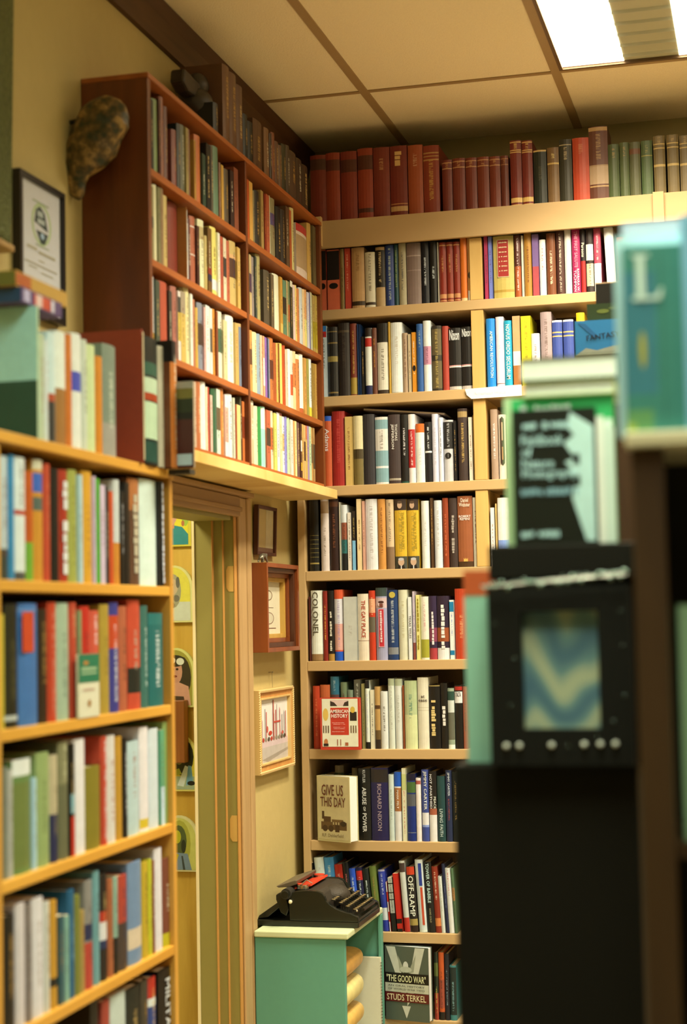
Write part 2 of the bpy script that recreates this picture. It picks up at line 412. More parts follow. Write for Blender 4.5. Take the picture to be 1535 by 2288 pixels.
# light fixtures: housing, two bright lenses, grey middle louvre
for i, (x0, y0, colr, st) in enumerate(LAMPS):
    lab = ['recessed ceiling light with bright tubes and grey ribbed centre above the tan bookcase', 'recessed ceiling light nearest the viewer over the yellow shelves',
           'recessed ceiling light on the right side of the shop', 'recessed ceiling light far behind on the right'][i]
    L = thing('ceiling_light', lab, 'light', (x0, y0, z0), group='recessed ceiling lights')
    w, l = .607, 1.214
    MB().box(0, .012, 0, l, -.006, .10).box(w - .012, w, 0, l, -.006, .10).box(.012, w - .012, 0, .012, -.006, .10).box(.012, w - .012, l - .012, l, -.006, .10).box(.012, w - .012, .012, l - .012, .10, .11).build('frame', paint('fixture_frame', (.12, .07, .03), .5, .05), L)
    em = bpy.data.materials.new('fluorescent_lens'); nt, N, LK, P = nodes_of(em)
    P.inputs['Base Color'].default_value = (.9, .9, .9, 1); P.inputs['Emission Color'].default_value = (*colr, 1); P.inputs['Emission Strength'].default_value = 6
    tc = N.new('ShaderNodeTexCoord'); no = N.new('ShaderNodeTexNoise'); no.inputs['Scale'].default_value = 3
    mr = N.new('ShaderNodeMapRange'); mr.inputs[3].default_value = 5.8; mr.inputs[4].default_value = 6.2
    LK.new(tc.outputs['Object'], no.inputs['Vector']); LK.new(no.outputs['Fac'], mr.inputs[0]); LK.new(mr.outputs[0], P.inputs['Emission Strength'])
    MB().box(.012, .205, .012, l - .012, .002, .006).build('lens', em, L)
    MB().box(.375, w - .012, .012, l - .012, .002, .006).build('lens', em, L)
    for xa, xb in ((.012, .205), (.375, w - .012)):      # the tubes' light, held in a downward cone by the louvres
        ld = bpy.data.lights.new('tube_light', 'AREA'); ld.shape = 'RECTANGLE'; ld.size = xb - xa; ld.size_y = l - .03; ld.energy = st / 2; ld.color = colr; ld.spread = R(SPREAD)
        lo = bpy.data.objects.new('tube_light', ld); lo.location = ((xa + xb) / 2, l / 2, .0005); link(lo, L)
    lm = paint('louvre_metal', (.45, .47, .36), .35, .04, 10)
    b = MB().box(.205, .375, .012, l - .012, .004, .008)
    k = .1
    while k < l - .05: b.prism([(k, .004), (k + .006, -.004), (k + .012, .004)], .205, .375, 'x'); k += .095
    b.build('louvre', lm, L)

# ================================================================== doorway with casing and stepped jamb
pinkw = wood('casing_wood', (.40, .27, .13), (.50, .35, .18), .5, 'Z')
greenp = paint('jamb_paint_green', (.27, .25, .075), .55, .05, 12)
edgem = paint('jamb_edge_lit_orange', (.50, .26, .07), .6, .08, 30)  # light catching the step edges is put into this orange
darkw = wood('header_wood', (.28, .17, .07), (.38, .24, .11), .5, 'Y')
D = thing('door_1', 'open doorway with tan casing and green stepped jamb left of small frames', 'doorway', (0, 0, 0))
D['kind'] = 'structure'
MB().box(XW + .0005, XW + .010, 4.925, 5.000, 0, DZ + .056).box(XW + .0005, XW + .014, 5.000, 5.042, 0, DZ + .056).build('casing', pinkw, D, bevel=.004)
MB().box(XW + .0005, XW + .016, 3.90, 4.9245, DZ - .008, DZ + .056).box(XW + .0005, XW + .032, 3.90, 5.02, DZ + .0565, DZ + .072).box(XW + .0005, XW + .024, 3.90, 4.9245, DZ + .008, DZ + .022).build('head_casing', darkw, D, bevel=.003)
MB().box(XW - .034, XW - .0005, 4.9005, 4.914, 0, DZ).build('jamb_rebate', greenp, D)
MB().box(XW - .064, XW - .0345, 4.888, 4.914, 0, DZ).build('jamb_stop', greenp, D)
MB().box(XW - .1200, XW - .0645, 4.874, 4.914, 0, DZ).build('jamb_board', greenp, D)
MB().box(XW - .0344, XW - .0325, 4.886, 4.9003, 0, DZ - .0005).box(XW - .0644, XW - .0625, 4.872, 4.8878, 0, DZ - .0005).box(XW - .0004, XW + .0016, 4.898, 4.9243, 0, DZ - .0005).build('jamb_edge', edgem, D)
MB().box(XW - .129, XW - .1205, 4.870, 4.95, 0, DZ).build('far_casing', paint('far_casing_lit', (.80, .74, .50), .5, .03), D)  # pale colour stands in for the light along the casing edge
MB().box(XW - .12, XW - .001, DY0, 4.8735, DZ - .02, DZ - .0005).build('head_jamb', greenp, D)
hm = paint('bare_wood_patch', (.58, .38, .11), .6, .06, 30)
for (ya, yb_) in ((1265, 1322), (1822, 1880)):
    za = atY(514, ya, 4.9).z + H; zb = atY(514, yb_, 4.9).z + H
    p = MB().prism([(XW - .026, zb + .012), (XW - .018, zb), (XW - .002, zb), (XW - .002, za), (XW - .020, za), (XW - .026, za - .012)], 4.8993, 4.9003, 'y').build('hinge_mortise', hm, D)
# room beyond: plywood partition and floor behind the doorway
ply = wood('plywood_yellow', (.50, .34, .06), (.66, .50, .12), .45, 'Z', 9, 9)
struct(MB().box(-3.2, XW - .125, 5.60, 5.64, 0, 2.6).build('wall_side_room', ply))
struct(MB().box(-3.2, XW - .121, 3.0, 5.7, -.06, 0).build('floor_side_room', MATS['floor_boards']))
struct(MB().box(-3.26, -3.2, 3.0, 5.7, 0, 2.6).box(-3.2, XW - .121, 2.94, 3.0, 0, 2.6).build('wall_side_room_far', wallm))
struct(MB().box(-3.26, XW - .121, 2.94, 5.7, 2.6, 2.64).build('ceiling_side_room', tile))
sl = thing('ceiling_light', 'small glowing lamp panel in the side room behind the doorway', 'light', (-2.35, 4.4, 2.57))
MB().box(-.25, .25, -.3, .3, 0, .03).build('frame', MATS['fixture_frame'], sl)
em = bpy.data.materials.new('side_room_lens'); nt, N, LK, P = nodes_of(em)
P.inputs['Emission Color'].default_value = (1, .86, .5, 1); P.inputs['Emission Strength'].default_value = 42.0
MB().box(-.22, .22, -.27, .27, -.004, 0).build('lens', em, sl)

# arched folk-art plaques on the partition
def plaque(px_r, py_t, py_b, label, shapes, bg, pw=.150):
    yy = 5.585
    a = atY(px_r, py_b, yy); t = atY(px_r, py_t, yy)
    h = t.z - a.z
    o = thing('arched_plaque', label, 'painting', (a.x - pw, yy, a.z + H), group='painted arched plaques in the side room')
    arch = [(0, 0), (pw, 0)] + [(pw / 2 + pw / 2 * math.cos(R(t_)), h - pw * .55 + pw * .55 * math.sin(R(t_))) for t_ in range(0, 181, 12)]
    MB().prism(arch, 0, .012, 'y').build('board', paint('plaque_board_' + bg, alb(bg), .5, .06, 40), o)
    inner = [(.07, .03), (.93, .03)] + [(.5 + .43 * math.cos(R(t_)), (h - pw * .55) / h + (pw * .50 / h) * math.sin(R(t_))) for t_ in range(0, 181, 12)]
    picture('painted_figure', o, [(inner, shapes[0])] + shapes[1:], (0, -.0006, 0), (1, 0, 0), (0, 0, 1), pw, h)
    return o
plaque(427, 1085, 1220, 'painted plaque of a woman in a teal dress, highest one through the doorway',
       ['f0e030', (ell(.86, .55, .10, .22), 'a8c840'), (ell(.76, .62, .05, .07), 'c88050'), (ell(.9, .72, .05, .06), 'c88050'), (ell(.8, .38, .04, .05), 'c07040'),
        ([(.25, .03), (1 - .07, .03), (.93, .20), (.78, .32), (.5, .36), (.3, .3)], '2a9090'), (rect(.40, .3, .58, .48), 'd09070'), (ell(.48, .62, .2, .28), 'e0a888'),
        (ell(.55, .68, .05, .02), '3a2820'), (ell(.50, .50, .05, .02), 'b03030')], 'e0d040')
plaque(432, 1262, 1390, 'pale yellow painted plaque with grey figure, second down through the doorway',
       ['e8dc50', (rect(.07, .03, .93, .36), 'd8dcc0'), (ell(.5, .55, .2, .3), 'a8a480'), (ell(.5, .62, .12, .14), 'd0b890'), (ell(.46, .66, .03, .02), '504838'), (ell(.58, .42, .08, .06), '787460'),
        (ell(.45, .3, .1, .05), '8a866a'), (ell(.62, .7, .05, .1), '6a6858')], 'e8e090')
plaque(436, 1447, 1580, 'painted plaque of a swimmer in a cap, middle one through the doorway',
       ['a8a040', (ell(.66, .5, .25, .36), '3a3220'), (ell(.5, .60, .19, .22), 'd09878'), ([(.2, .03), (.9, .03), (.84, .35), (.6, .42), (.3, .40)], 'd8a080'),
        ([(.24, .03), (.76, .03), (.72, .18), (.3, .2)], '4a3a28'), (ell(.52, .78, .24, .10), '2a2a1c'), (ell(.42, .79, .1, .055), 'e8e8d0'), (ell(.64, .77, .1, .06), 'e8e8d0'),
        (ell(.56, .64, .035, .02), '2a2018'), (ell(.44, .64, .035, .02), '2a2018'), (ell(.5, .52, .06, .02), '7a2828')], 'e0dc80')
plaque(441, 1640, 1768, 'painted plaque of a crouching blue-white figure, fourth down through the doorway',
       ['e0d040', (ell(.62, .6, .3, .33), '2a3018'), (ell(.55, .62, .12, .16), 'b0a050'), (rect(.07, .03, .93, .26), 'a8b890'), ([(.5, .1), (.66, .08), (.8, .42), (.7, .45)], 'd8e0d0'),
        ([(.72, .1), (.9, .12), (.86, .44), (.78, .45)], '70a8c0'), ([(.3, .34), (.55, .4), (.62, .3), (.4, .26)], 'b8c040'), (ell(.85, .14, .1, .04), '181c14'), ([(.1, .1), (.2, .3), (.3, .3), (.25, .06)], '20241a')], 'e8dc70')
plaque(445, 1823, 1948, 'painted plaque of a leafy blue and yellow figure, lowest one through the doorway',
       ['d8d870', (ell(.52, .5, .28, .42), 'b8b848'), (ell(.5, .55, .2, .28), '5a6838'), (ell(.46, .62, .1, .12), 'c8c830'), ([(.2, .03), (.82, .03), (.72, .32), (.4, .34)], '8098a8'),
        ([(.3, .03), (.36, .03), (.5, .3), (.44, .32)], 'c0c020'), ([(.6, .03), (.66, .03), (.6, .28), (.56, .28)], '404c48'), (ell(.62, .45, .06, .12), '303a28')], 'e8e0a0')
o = MB(); a = atY(393, 1705, 5.54); b = atY(411, 1565, 5.54)
o.box(a.x - .04, b.x, 5.54, 5.583, a.z + H, b.z + H)
tag(o.build('wooden_block', wood('post_wood', (.20, .07, .02), (.34, .14, .04), .4, 'Z'), bevel=.003), 'reddish brown wooden block fixed to the plywood partition between two arched plaques', 'block')

# ================================================================== tan bookcase along the back wall
tanm = wood('tan_painted_wood', (.47, .335, .17), (.53, .385, .20), .55, 'X', 6, 4)
tand = wood('tan_divider_wood', (.52, .34, .11), (.64, .45, .17), .5, 'Z', 6, 8)
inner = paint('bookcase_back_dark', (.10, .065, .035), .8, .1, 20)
SZ = dict(T0=1.400, T1=1.088, T2=.783, T3=.470, T4=.176, T5=-.135, T6=-.437, T7=-.748, T8=-1.052, T9=-1.340)
XL_, XR_ = -1.586, .95
Bc = thing('bookcase', 'tall tan painted bookcase filling the back wall corner', 'bookcase', (0, 0, 0))
MB().box(XL_, XL_ + .026, 5.50, 5.78, 0, 1.304 + H).build('side_panel', tanm, Bc, bevel=.002)
MB().box(XR_ - .026, XR_, 5.50, 5.78, 0, 1.304 + H).build('side_panel', tanm, Bc, bevel=.002)
MB().box(XL_ - .006, XR_, 5.487, 5.78, 1.378 + H, SZ['T0'] + H).build('top_board', tanm, Bc, bevel=.002)
MB().box(XL_ - .006, XR_, 5.484, 5.4865, 1.304 + H, SZ['T0'] + H).box(XL_ - .006, XR_, 5.4868, 5.4995, 1.304 + H, 1.3775 + H).build('fascia', tanm, Bc, bevel=.001)
for k in ('T1', 'T2', 'T3', 'T4', 'T5', 'T6', 'T7', 'T8', 'T9'):
    MB().box(XL_ + .0265, XR_ - .0265, 5.50, 5.769, SZ[k] + H - .034, SZ[k] + H).build('shelf', tanm, Bc, bevel=.002)
seq = [SZ['T1'], SZ['T2'], SZ['T3'], SZ['T4']]
tops = [1.304, SZ['T1'] - .034, SZ['T2'] - .034, SZ['T3'] - .034]
for zb, zt in zip(seq, tops):
    MB().box(-.957, -.914, 5.503, 5.765, zb + H + .0005, zt + H - .0005).build('divider', tand, Bc, bevel=.002)
MB().box(XL_ + .0265, XR_ - .0265, 5.77, 5.779, 0, 1.303 + H).build('back_panel', inner, Bc)
MB().box(-.33, -.295, 5.470, 5.4835, 1.300 + H, 1.402 + H).build('joint_trim', tanm, Bc)
MB().box(-1.490, -1.470, 5.462, 5.4835, 1.308 + H, 1.412 + H).build('corner_block', wood('pale_block_wood', (.62, .44, .2), (.7, .5, .24), .5, 'Z'), Bc, bevel=.002)

T_ = 'tan bookcase'
def trow(k, *a, **kw): return row('T', 5.512, SZ[k], *a, **kw)
n = trow('T0', 680, 290, .215, 300, T_ + ' top', 'books standing on top of the tan bookcase', '''
60 222 262 7a2c1c k=h b=.06,.22,4a2a1a i=0
- 368 237 93381f k=h b=.1,.26,5a2a1a i=0
376 545 222 84301e k=h b=.12,.3,54281a i=0
553 710 190 93381f k=h b=.1,.3,542818 b=.84,.9,542818 i=0
716 885 180 7c3020 k=h i=c08850 v0=.16 v1=.32
890 1067 165 74281c k=h T=~3,d8a860,.08,.30,.4,.5 b=.81,.825,b87840 b=.85,.92,c89858
1075 1230 155 9c4824 k=h i=d0a070 v0=.12 v1=.3
1235 1400 160 86341f k=h b=.1,.12,b08040 b=.15,.165,b08040 b=.2,.22,b08040 d=.2
''', g=1.35, d=(.17, .20))
n = trow('T0', 970, 270, .2476, 220, T_ + ' top', 'books standing on top of the tan bookcase', '''
72 163 350 763024 k=h b=.05,.07,c08850 b=.16,.18,c08850 i=c08850 v0=.07 v1=.16
167 280 335 78301f k=h b=.05,.07,c08850 b=.16,.18,c08850 i=c08850 v0=.07 v1=.16
284 386 330 78301f k=h b=.05,.07,c08850 b=.16,.18,c08850 i=c08850 v0=.07 v1=.16
390 496 322 7c341f k=h b=.05,.07,c08850 b=.16,.18,c08850 i=c08850 v0=.07 v1=.16
500 598 318 7c341f k=h b=.05,.07,c08850 b=.16,.18,c08850 i=c08850 v0=.07 v1=.16
602 672 312 6c301f k=h b=.05,.07,a87040 b=.16,.18,a87040 i=a87040 v0=.07 v1=.16
685 788 175 7c2c20 k=h b=.02,.035,e0b060 b=.14,.155,e0b060 b=.17,.185,e0b060 b=.86,.93,e8b860 b=.96,.98,e8b860 i=e0b060 v0=.04 v1=.13
792 888 175 7c2c20 k=h b=.02,.035,e0b060 b=.14,.155,e0b060 b=.17,.185,e0b060 b=.86,.93,e8b860 b=.96,.98,e8b860 i=e0b060 v0=.04 v1=.13
898 1015 262 24281c k=h b=0,.03,d0a860 i=504a30 v0=.3 v1=.55
1022 1128 238 7e5c34 k=h b=.27,.30,d8b060 i=e0c070 v0=.1 v1=.22 n=worn_brown
1130 1243 165 34301f k=h b=.08,.095,b8a070 i=b8a070 v0=.12 v1=.32
1250 1398 150 bc4222 k=h i=d08050 v0=.1 v1=.25
''', g=1.2, d=(.14, .19), start=n)
n = trow('T0', 1230, 270, .1987, 300, T_ + ' top', 'books standing on top of the tan bookcase', '''
432 645 60 6e3c26 k=h b=.01,.06,d0a060 b=.52,.54,b89060 b=.54,.78,c8a070 b=.80,.82,d0a060 i=c09050 v0=.1 v1=.45 lab=glossy_brown_jacketed_hardback_taller_than_its_neighbours,
650 775 260 566034 k=h i=b08a40 v0=.08 v1=.25
780 887 240 5c6438 k=h i=b08a40 v0=.08 v1=.25
890 1015 235 626038 k=h b=.12,.22,7a4a2a i=0
1022 1150 220 58683a k=h b=.26,.28,a89848 i=a89848 v0=.08 v1=.22
1160 1292 165 80683a k=h b=.13,.15,d8b060 b=.2,.22,d8b060 b=.48,.52,d8b060 i=c09850 v0=.02 v1=.12
1312 1445 152 80683a k=h b=.13,.15,d8b060 b=.2,.22,d8b060 b=.48,.52,d8b060 i=c09850 v0=.02 v1=.12
1455 1590 160 806a40 k=h b=.13,.15,d8b060 b=.2,.22,d8b060 b=.48,.52,d8b060 i=c09850 v0=.02 v1=.12
1600 1730 160 806a40 k=h b=.48,.52,d8b060 i=0
''', g=.95, d=(.14, .18), start=n)
n = trow('T1', 690, 500, .2801, 200, T_ + ' row one', 'books on the second level of the tan bookcase', '''
82 140 207 dc6a42 k=p b=.02,.5,1c1612 i=0 n=orange
146 246 207 dc6a42 k=p b=.02,.5,1c1612 i=0 n=orange
249 283 200 8e743c k=h
286 331 195 c4442c k=p i=f0b080 v0=.1 v1=.7
340 442 188 c4965a k=h b=.88,.95,3a2a18 i=8a6030 v0=.1 v1=.4
448 527 225 dccca0 k=h b=.9,.95,3a2a18 i=6a5a38 v0=.03 v1=.7
531 605 185 b8945c k=h b=.05,.67,1e1810 i=d8b878 v0=.08 v1=.62
609 679 170 2c4070 k=h i=b8c0a0 v0=.05 v1=.9
682 712 165 1c4440 k=h i=90a060 v0=.1 v1=.6 lab=dark_teal_hardback_reading_House_and_Senate T=HOUSE_AND_SENATE,98a860,.1,.7,.4
716 775 155 a8986c k=h
779 893 150 826a58 k=h b=.2,.22,a89078 b=.44,.45,a89078 i=0 n=mauve_brown
898 956 145 14181c k=h i=d0d0c0 v0=.25 v1=.7
961 1024 140 101410 k=h i=d8d8c8 v0=.4 v1=.6
1026 1036 148 d0c098 k=p
1039 1095 148 842818 k=h b=.04,.06,d09050 b=.86,.93,c08048 b=.96,.975,d09050 i=c08848 v0=.2 v1=.5
1098 1150 145 842818 k=h b=.04,.06,d09050 b=.86,.93,c08048 b=.96,.975,d09050 i=c08848 v0=.2 v1=.5
1153 1205 142 842818 k=h b=.04,.06,d09050 b=.86,.93,c08048 b=.96,.975,d09050 i=c08848 v0=.2 v1=.5
1208 1262 105 d86e20 k=h b=.95,1,f0c080 i=0
1265 1292 105 c88840 k=p b=.84,1,f0e0c0 i=0
''', g=1.12)
n = trow('T1', 1060, 480, .3094, 200, T_ + ' row one', 'books on the second level of the tan bookcase', '''
70 100 155 b03450 k=p
101 130 158 7880b8 k=p
136 285 150 ccb058 k=h b=.86,.9,b89038 i=0 lab=wide_gold_hardback_with_red_title_label
290 336 145 5c2c20 k=h b=.50,1,b45828 i=f0d8c0 v0=.05 v1=.9 lab=brown_and_orange_two-tone_hardback
339 357 150 ecd8b0 k=p
360 413 132 b8802e k=h
417 467 140 7c5c84 k=p b=.52,1,b44848 i=0
471 516 178 f4e8d8 k=h i=a03020 v0=.1 v1=.55
521 586 132 7e4422 k=h
591 648 115 4c2a20 k=h i=e0c8a0 v0=.05 v1=.95
652 699 100 ecdcc0 k=h i=0
705 763 100 b02450 k=h T=THE_FIRST_SALUTE,e89098,.04,.6,.4 T=BARBARA_W.,f4d8d8,.62,.97,.26,.72 T=TUCHMAN,f4d8d8,.64,.97,.3,.34 lab=crimson_hardback_reading_Barbara_W._Tuchman
767 802 100 201818 k=h b=.5,1,a82420 T=Parsons,f0e0b0,.22,.44,.6 lab=black_and_red_hardback_reading_Parsons
806 858 95 342824 k=h b=.25,.5,f0e0c0 b=.55,.9,d8c090 i=3a2818 v0=.5 v1=.92
863 914 95 b84452 k=h b=.55,1,f4e8d8 i=e8b8a8 v0=.1 v1=.5
945 1012 90 f0e8dc k=h l=2 i=0
1030 1085 160 b04030 k=h
1095 1150 95 c8907c k=h
''', g=1.0, start=n, d=(.13, .19))
n = trow('T2', 690, 500, .2801, 270, T_ + ' row two', 'books on the third level of the tan bookcase', '''
100 145 815 d4dce8 k=p b=0,.16,c83028 b=0,.08,3a80b8 i=1a2838 v0=.1 v1=.6
149 230 822 22201a k=h b=.06,.075,8a7038 b=.22,.24,8a7038 b=.42,.5,a08840 b=.93,.95,8a7038 i=0
233 325 790 2c241e k=h b=.1,.13,584830 i=4c4030
329 384 795 7e3422 k=h b=.75,.98,b09038 i=c8a048 v0=.1 v1=.7
387 402 800 14385c k=p
403 419 802 12304e k=p
421 445 900 141412 k=p
450 503 830 f0ece4 k=h b=0,.13,2a2018 b=.15,.28,c02c20 b=.86,1,1c2448 i=0 n=white_red_and_navy
506 543 830 70402a k=h i=d08a30 v0=.15 v1=.6
546 632 792 e8dcb8 k=h b=0,.27,1a1814 b=.94,1,3a2c20 i=6a5a40 v0=.35 v1=.8 lab=cream_hardback_with_black_top_panel
636 652 782 c89830 k=h
655 746 786 ece8dc k=h b=.98,1,c8c0a0 i=c8b898 v0=.2 v1=.6 d=.19
749 790 870 b4946c k=h
793 820 880 ccb484 k=p
823 858 865 dc8c22 k=p i=f4e8c0 v0=.15 v1=.7
861 910 797 2a5888 k=h i=b0b890 v0=.1 v1=.35
914 975 772 ece8e4 k=h b=.36,.62,c88890 i=8a4858 v0=.38 v1=.6 d=.17
981 1060 812 2c261a k=h b=.05,.45,645430 b=.54,.96,645430 i=b89c50 v0=.05 v1=.95
1066 1116 815 ac3c2a k=h i=0 d=.17
1118 1215 830 161412 k=h b=.6,.62,e0a090 b=.62,.635,f0e8e0 b=.94,.99,c8b8a0 T=Nixon,f0e8e0,.03,.2,.8,h lab=black_hardback_with_white_script_and_stripe
1218 1312 820 161412 k=h b=.6,.62,e0a090 b=.62,.635,f0e8e0 b=.94,.99,c8b8a0 T=Nixon,f0e8e0,.03,.16,.8,h lab=black_hardback_with_pink_script_beside_divider
''', g=1.0)
n = trow('T2', 1060, 480, .3094, 250, T_ + ' row two', 'books on the third level of the tan bookcase', '''
88 150 748 1c86c8 k=h T=AMERICAN_REVOLUTION,d8ecf0,.18,.85,.35,.6 lab=bright_blue_hardback_reading_American_Revolution
157 214 735 ecdccc k=h i=c8a898 v0=.4 v1=.5 b=.94,.95,7a5040
217 273 762 26a4b4 k=h T=NOVUS_ORDO_SECLORUM,f0f4e8,.06,.88,.5 lab=turquoise_book_reading_Novus_Ordo_Seclorum
277 335 730 c89c64 k=p b=.5,.7,e8dcc0 b=.7,1,a86830 i=0
339 413 730 d8c81e k=p i=90801c v0=.05 v1=.9
416 475 855 ece4d4 k=h
480 560 700 a88e80 k=h i=604838
565 638 760 3e4e88 k=h b=.18,.2,d8b060 b=.24,.26,d8b060 i=0 b=0,.03,e8dcc8
645 720 755 3e4e88 k=h b=.18,.2,d8b060 b=.24,.26,d8b060 i=0 b=0,.03,e8dcc8
740 800 705 e0ba1e k=h
''', start=n)
n = trow('T3', 690, 880, .3062, 250, T_ + ' row three', 'books on the fourth level of the tan bookcase', '''
105 166 162 c8582c k=h b=0,.07,2a58a8 T=Adams,f4e0c8,.18,.5,.5 lab=orange_red_hardback_reading_Adams d=.15
170 262 126 ac2c24 k=h i=d05040 v0=.1 v1=.7
265 320 166 dcb460 k=p
325 394 160 e4d094 k=h b=.48,.62,4a3c20 b=.62,1,7c6834 i=0
398 480 148 34302e k=h i=0
485 578 168 88a8a0 k=h b=0,.04,e8dcc0 b=.18,.50,e8dcc0 b=.73,.76,f0e4d0 b=.97,1,e8d8c0 i=7a6a58 v0=.2 v1=.48
581 667 150 443630 k=h T=THOMAS,e8dcc0,.14,.38,.22,.68 T=JEFFERSON,e8dcc0,.14,.5,.26,.36 b=.92,.95,b0a080 lab=dark_brown_book_reading_Thomas_Jefferson
670 724 150 141412 k=h b=.97,1,1a4a38 i=e8dcc8 v0=.2 v1=.6
727 776 148 f0e0c8 k=h b=.22,.78,b82c28 i=f0d8c0 v0=.25 v1=.75 lab=cream_hardback_with_a_long_red_title_panel
781 845 217 f0ece8 k=h b=0,.15,dc6820 i=c8c0b8 v0=.4 v1=.7
849 898 205 141416 k=h b=.48,.51,f0e8e8 i=e8e4dc v0=.08 v1=.45
901 945 146 dcd4d8 k=h i=b8a8a8 v0=.2 v1=.75
948 981 172 e4dcd4 k=h
985 1054 190 ccc4b4 k=h b=.03,.47,201e1a i=b8b0a0 v0=.05 v1=.44 lab=pale_hardback_with_black_title_block_and_round_emblem
1058 1080 195 1c1a18 k=p
1088 1158 106 403028 k=h b=.04,.12,a88850 i=c8a050 v0=.2 v1=.75
1167 1197 170 dccca8 k=p
1200 1232 155 ac7c24 k=h i=0
''')
n = trow('T3', 690, 880, .3062, 250, T_ + ' row three', 'books on the fourth level of the tan bookcase', '''
1328 1380 112 ac8c6c k=h i=f0e0d0 v0=.2 v1=.7
1386 1442 150 f4e0c0 k=h b=.06,.8,f0dcb8 i=0 lab=cream_hardback_with_long_dark_lozenge_label
1446 1478 180 e0c898 k=p
''', start=n)
n = trow('T4', 690, 880, .3062, 270, T_ + ' row four', 'books on the fifth level of the tan bookcase', '''
2 70 770 14140f k=h b=.5,.505,8a7838 b=.56,.565,8a7838 b=.62,.625,8a7838 b=.68,.685,8a7838 b=.74,.745,8a7838 b=.8,.805,8a7838 b=.88,.9,a89048 i=0 n=black_and_gilt
86 146 767 e0ccb4 k=h b=.03,.2,a88860 i=8a7458 v0=.4 v1=.8
150 219 760 301a16 k=h b=.05,.12,5a3420 i=8a5030
223 235 790 dccfa8 k=p
238 281 810 e0e0d0 k=h b=.27,.53,9c5438 b=.53,.74,2a6a60 b=.74,1,181a18 i=403028 v0=.3 v1=.7 n=banded_cream_red_and_green
284 314 866 ecdcbc k=p
317 345 855 2e241c k=p b=.5,1,84bcd4 i=c8a850 v0=.1 v1=.45
350 388 767 f4d494 k=p
391 413 782 e4a884 k=p
416 500 767 e8e0d0 k=h i=b0a090 v0=.1 v1=.85
504 560 767 d49040 k=h
565 620 770 d8b888 k=h b=.68,1,8a6a48 i=6a5038 v0=.05 v1=.6
627 714 768 dcac2c k=h b=0,.16,3a2a20 b=.82,1,4a4838 i=8a7a30 v0=.18 v1=.75 T=THE_BULLY_PULPIT,a89028,.18,.72,.22,.72 lab=yellow_hardback_with_portraits_top_and_bottom_left_of_its_twin
718 803 768 dcac2c k=h b=0,.16,3a2a20 b=.82,1,4a4838 i=8a7a30 v0=.18 v1=.75 T=THE_BULLY_PULPIT,a89028,.18,.72,.22,.72 lab=yellow_hardback_with_portraits_top_and_bottom_right_of_its_twin
823 880 780 ece8dc k=h i=c0b8a8
888 912 760 54381f k=p
917 973 777 e4e0d4 k=h i=b0a898
978 1020 760 943c1c k=h i=e07040
1024 1083 760 403028 k=h T=~15,b0a088,.25,.8,.35 lab=dark_brown_hardback_with_faint_gold_lettering
1087 1196 745 9e5830 k=h b=.92,1,4a3018 T=Daniel|Webster,f0d8b0,.03,.15,.75,h T=ROBERT|REMINI,f4e4c8,.27,.34,.8,h lab=brown_hardback_reading_Daniel_Webster_with_photograph
1200 1237 755 dcd0ac k=h
''')
n = trow('T4', 690, 880, .3062, 240, T_ + ' row four', 'books on the fifth level of the tan bookcase', '''
1328 1360 830 f4e8cc k=p
1363 1376 800 e4b868 k=p
1380 1462 757 ece4dc k=h b=.62,.75,88a0d0 b=.75,1,4a3848 i=0
''', start=n)
n = trow('T5', 670, 1280, .2541, 300, T_ + ' row five', 'books on the sixth level of the tan bookcase', '''
80 96 210 5e2a20 k=p
98 199 155 f4f0e0 k=h b=.9,1,a07848 b=.985,1,80602f T=COLONEL,5a5038,.02,.64,.5,.4 lab=white_hardback_reading_Colonel_at_left_end
203 244 160 8c2418 k=h i=f0b040 v0=.2 v1=.7
247 300 156 161210 k=h b=.9,1,b88838 T=~17,e8dcb8,.3,.86,.34 lab=black_hardback_with_cream_script_lettering
303 380 148 dc5830 k=h b=.13,.48,e4dce8 b=.48,.85,e4a890 b=.87,1,1c58b8 i=a088a8 v0=.15 v1=.8 n=red_white_and_blue
385 505 210 ccc8ae k=p i=a89c88 v0=.45 v1=.6
508 605 184 ecd8b0 k=h T=THE_GAY_PLACE,b83c24,.1,.66,.38,.55 lab=cream_hardback_reading_The_Gay_Place b=.7,.71,a08060
608 664 155 cc3c1e k=h b=.12,.32,e8a070 b=.38,.6,6a6048 i=f0c890 v0=.1 v1=.35
668 766 130 a8a2b0 k=h b=0,.12,3c4a40 b=.14,.28,d8b8a8 i=0 lab=grey_lilac_hardback_with_long_red_title_label
771 862 150 203a60 k=h i=c8c8b8 v0=.15 v1=.75 b=.82,.92,8a8880 n=navy
868 948 149 dcd4a8 k=h i=b8a870 v0=.15 v1=.7
952 990 212 ece8dc k=p T=TEXAS_TITLES,4a3838,.3,.66,.5 lab=white_paperback_reading_Texas_Titles
992 1019 162 ccb8b4 k=p b=.75,1,904838
1022 1061 193 ecdc80 k=p T=~15,9a8420,.06,.9,.4 lab=yellow_paperback_with_olive_capital_lettering
1064 1134 208 ece0bc k=h b=.68,.97,a8a030 i=d08880 v0=.06 v1=.55 n=cream_and_yellow_figure
1137 1204 202 34243c k=h b=.5,.72,8a3c50 b=.82,1,b03c3c T=~9,f0e4dc,.25,.78,.28 lab=purple_and_red_hardback_with_white_script
1207 1313 202 302030 k=h b=.5,.72,a05028 b=.82,1,ece4d0 T=~11,f0e8e0,.14,.84,.3 lab=wide_dark_hardback_with_large_white_script
1318 1360 238 f0e8d8 k=p b=.03,.2,1c7c9c b=.85,.93,1c7c9c i=5878b0 v0=.22 v1=.6
1365 1475 138 c4401f k=h i=e8a068 v0=.35 v1=.7
''', g=.98)
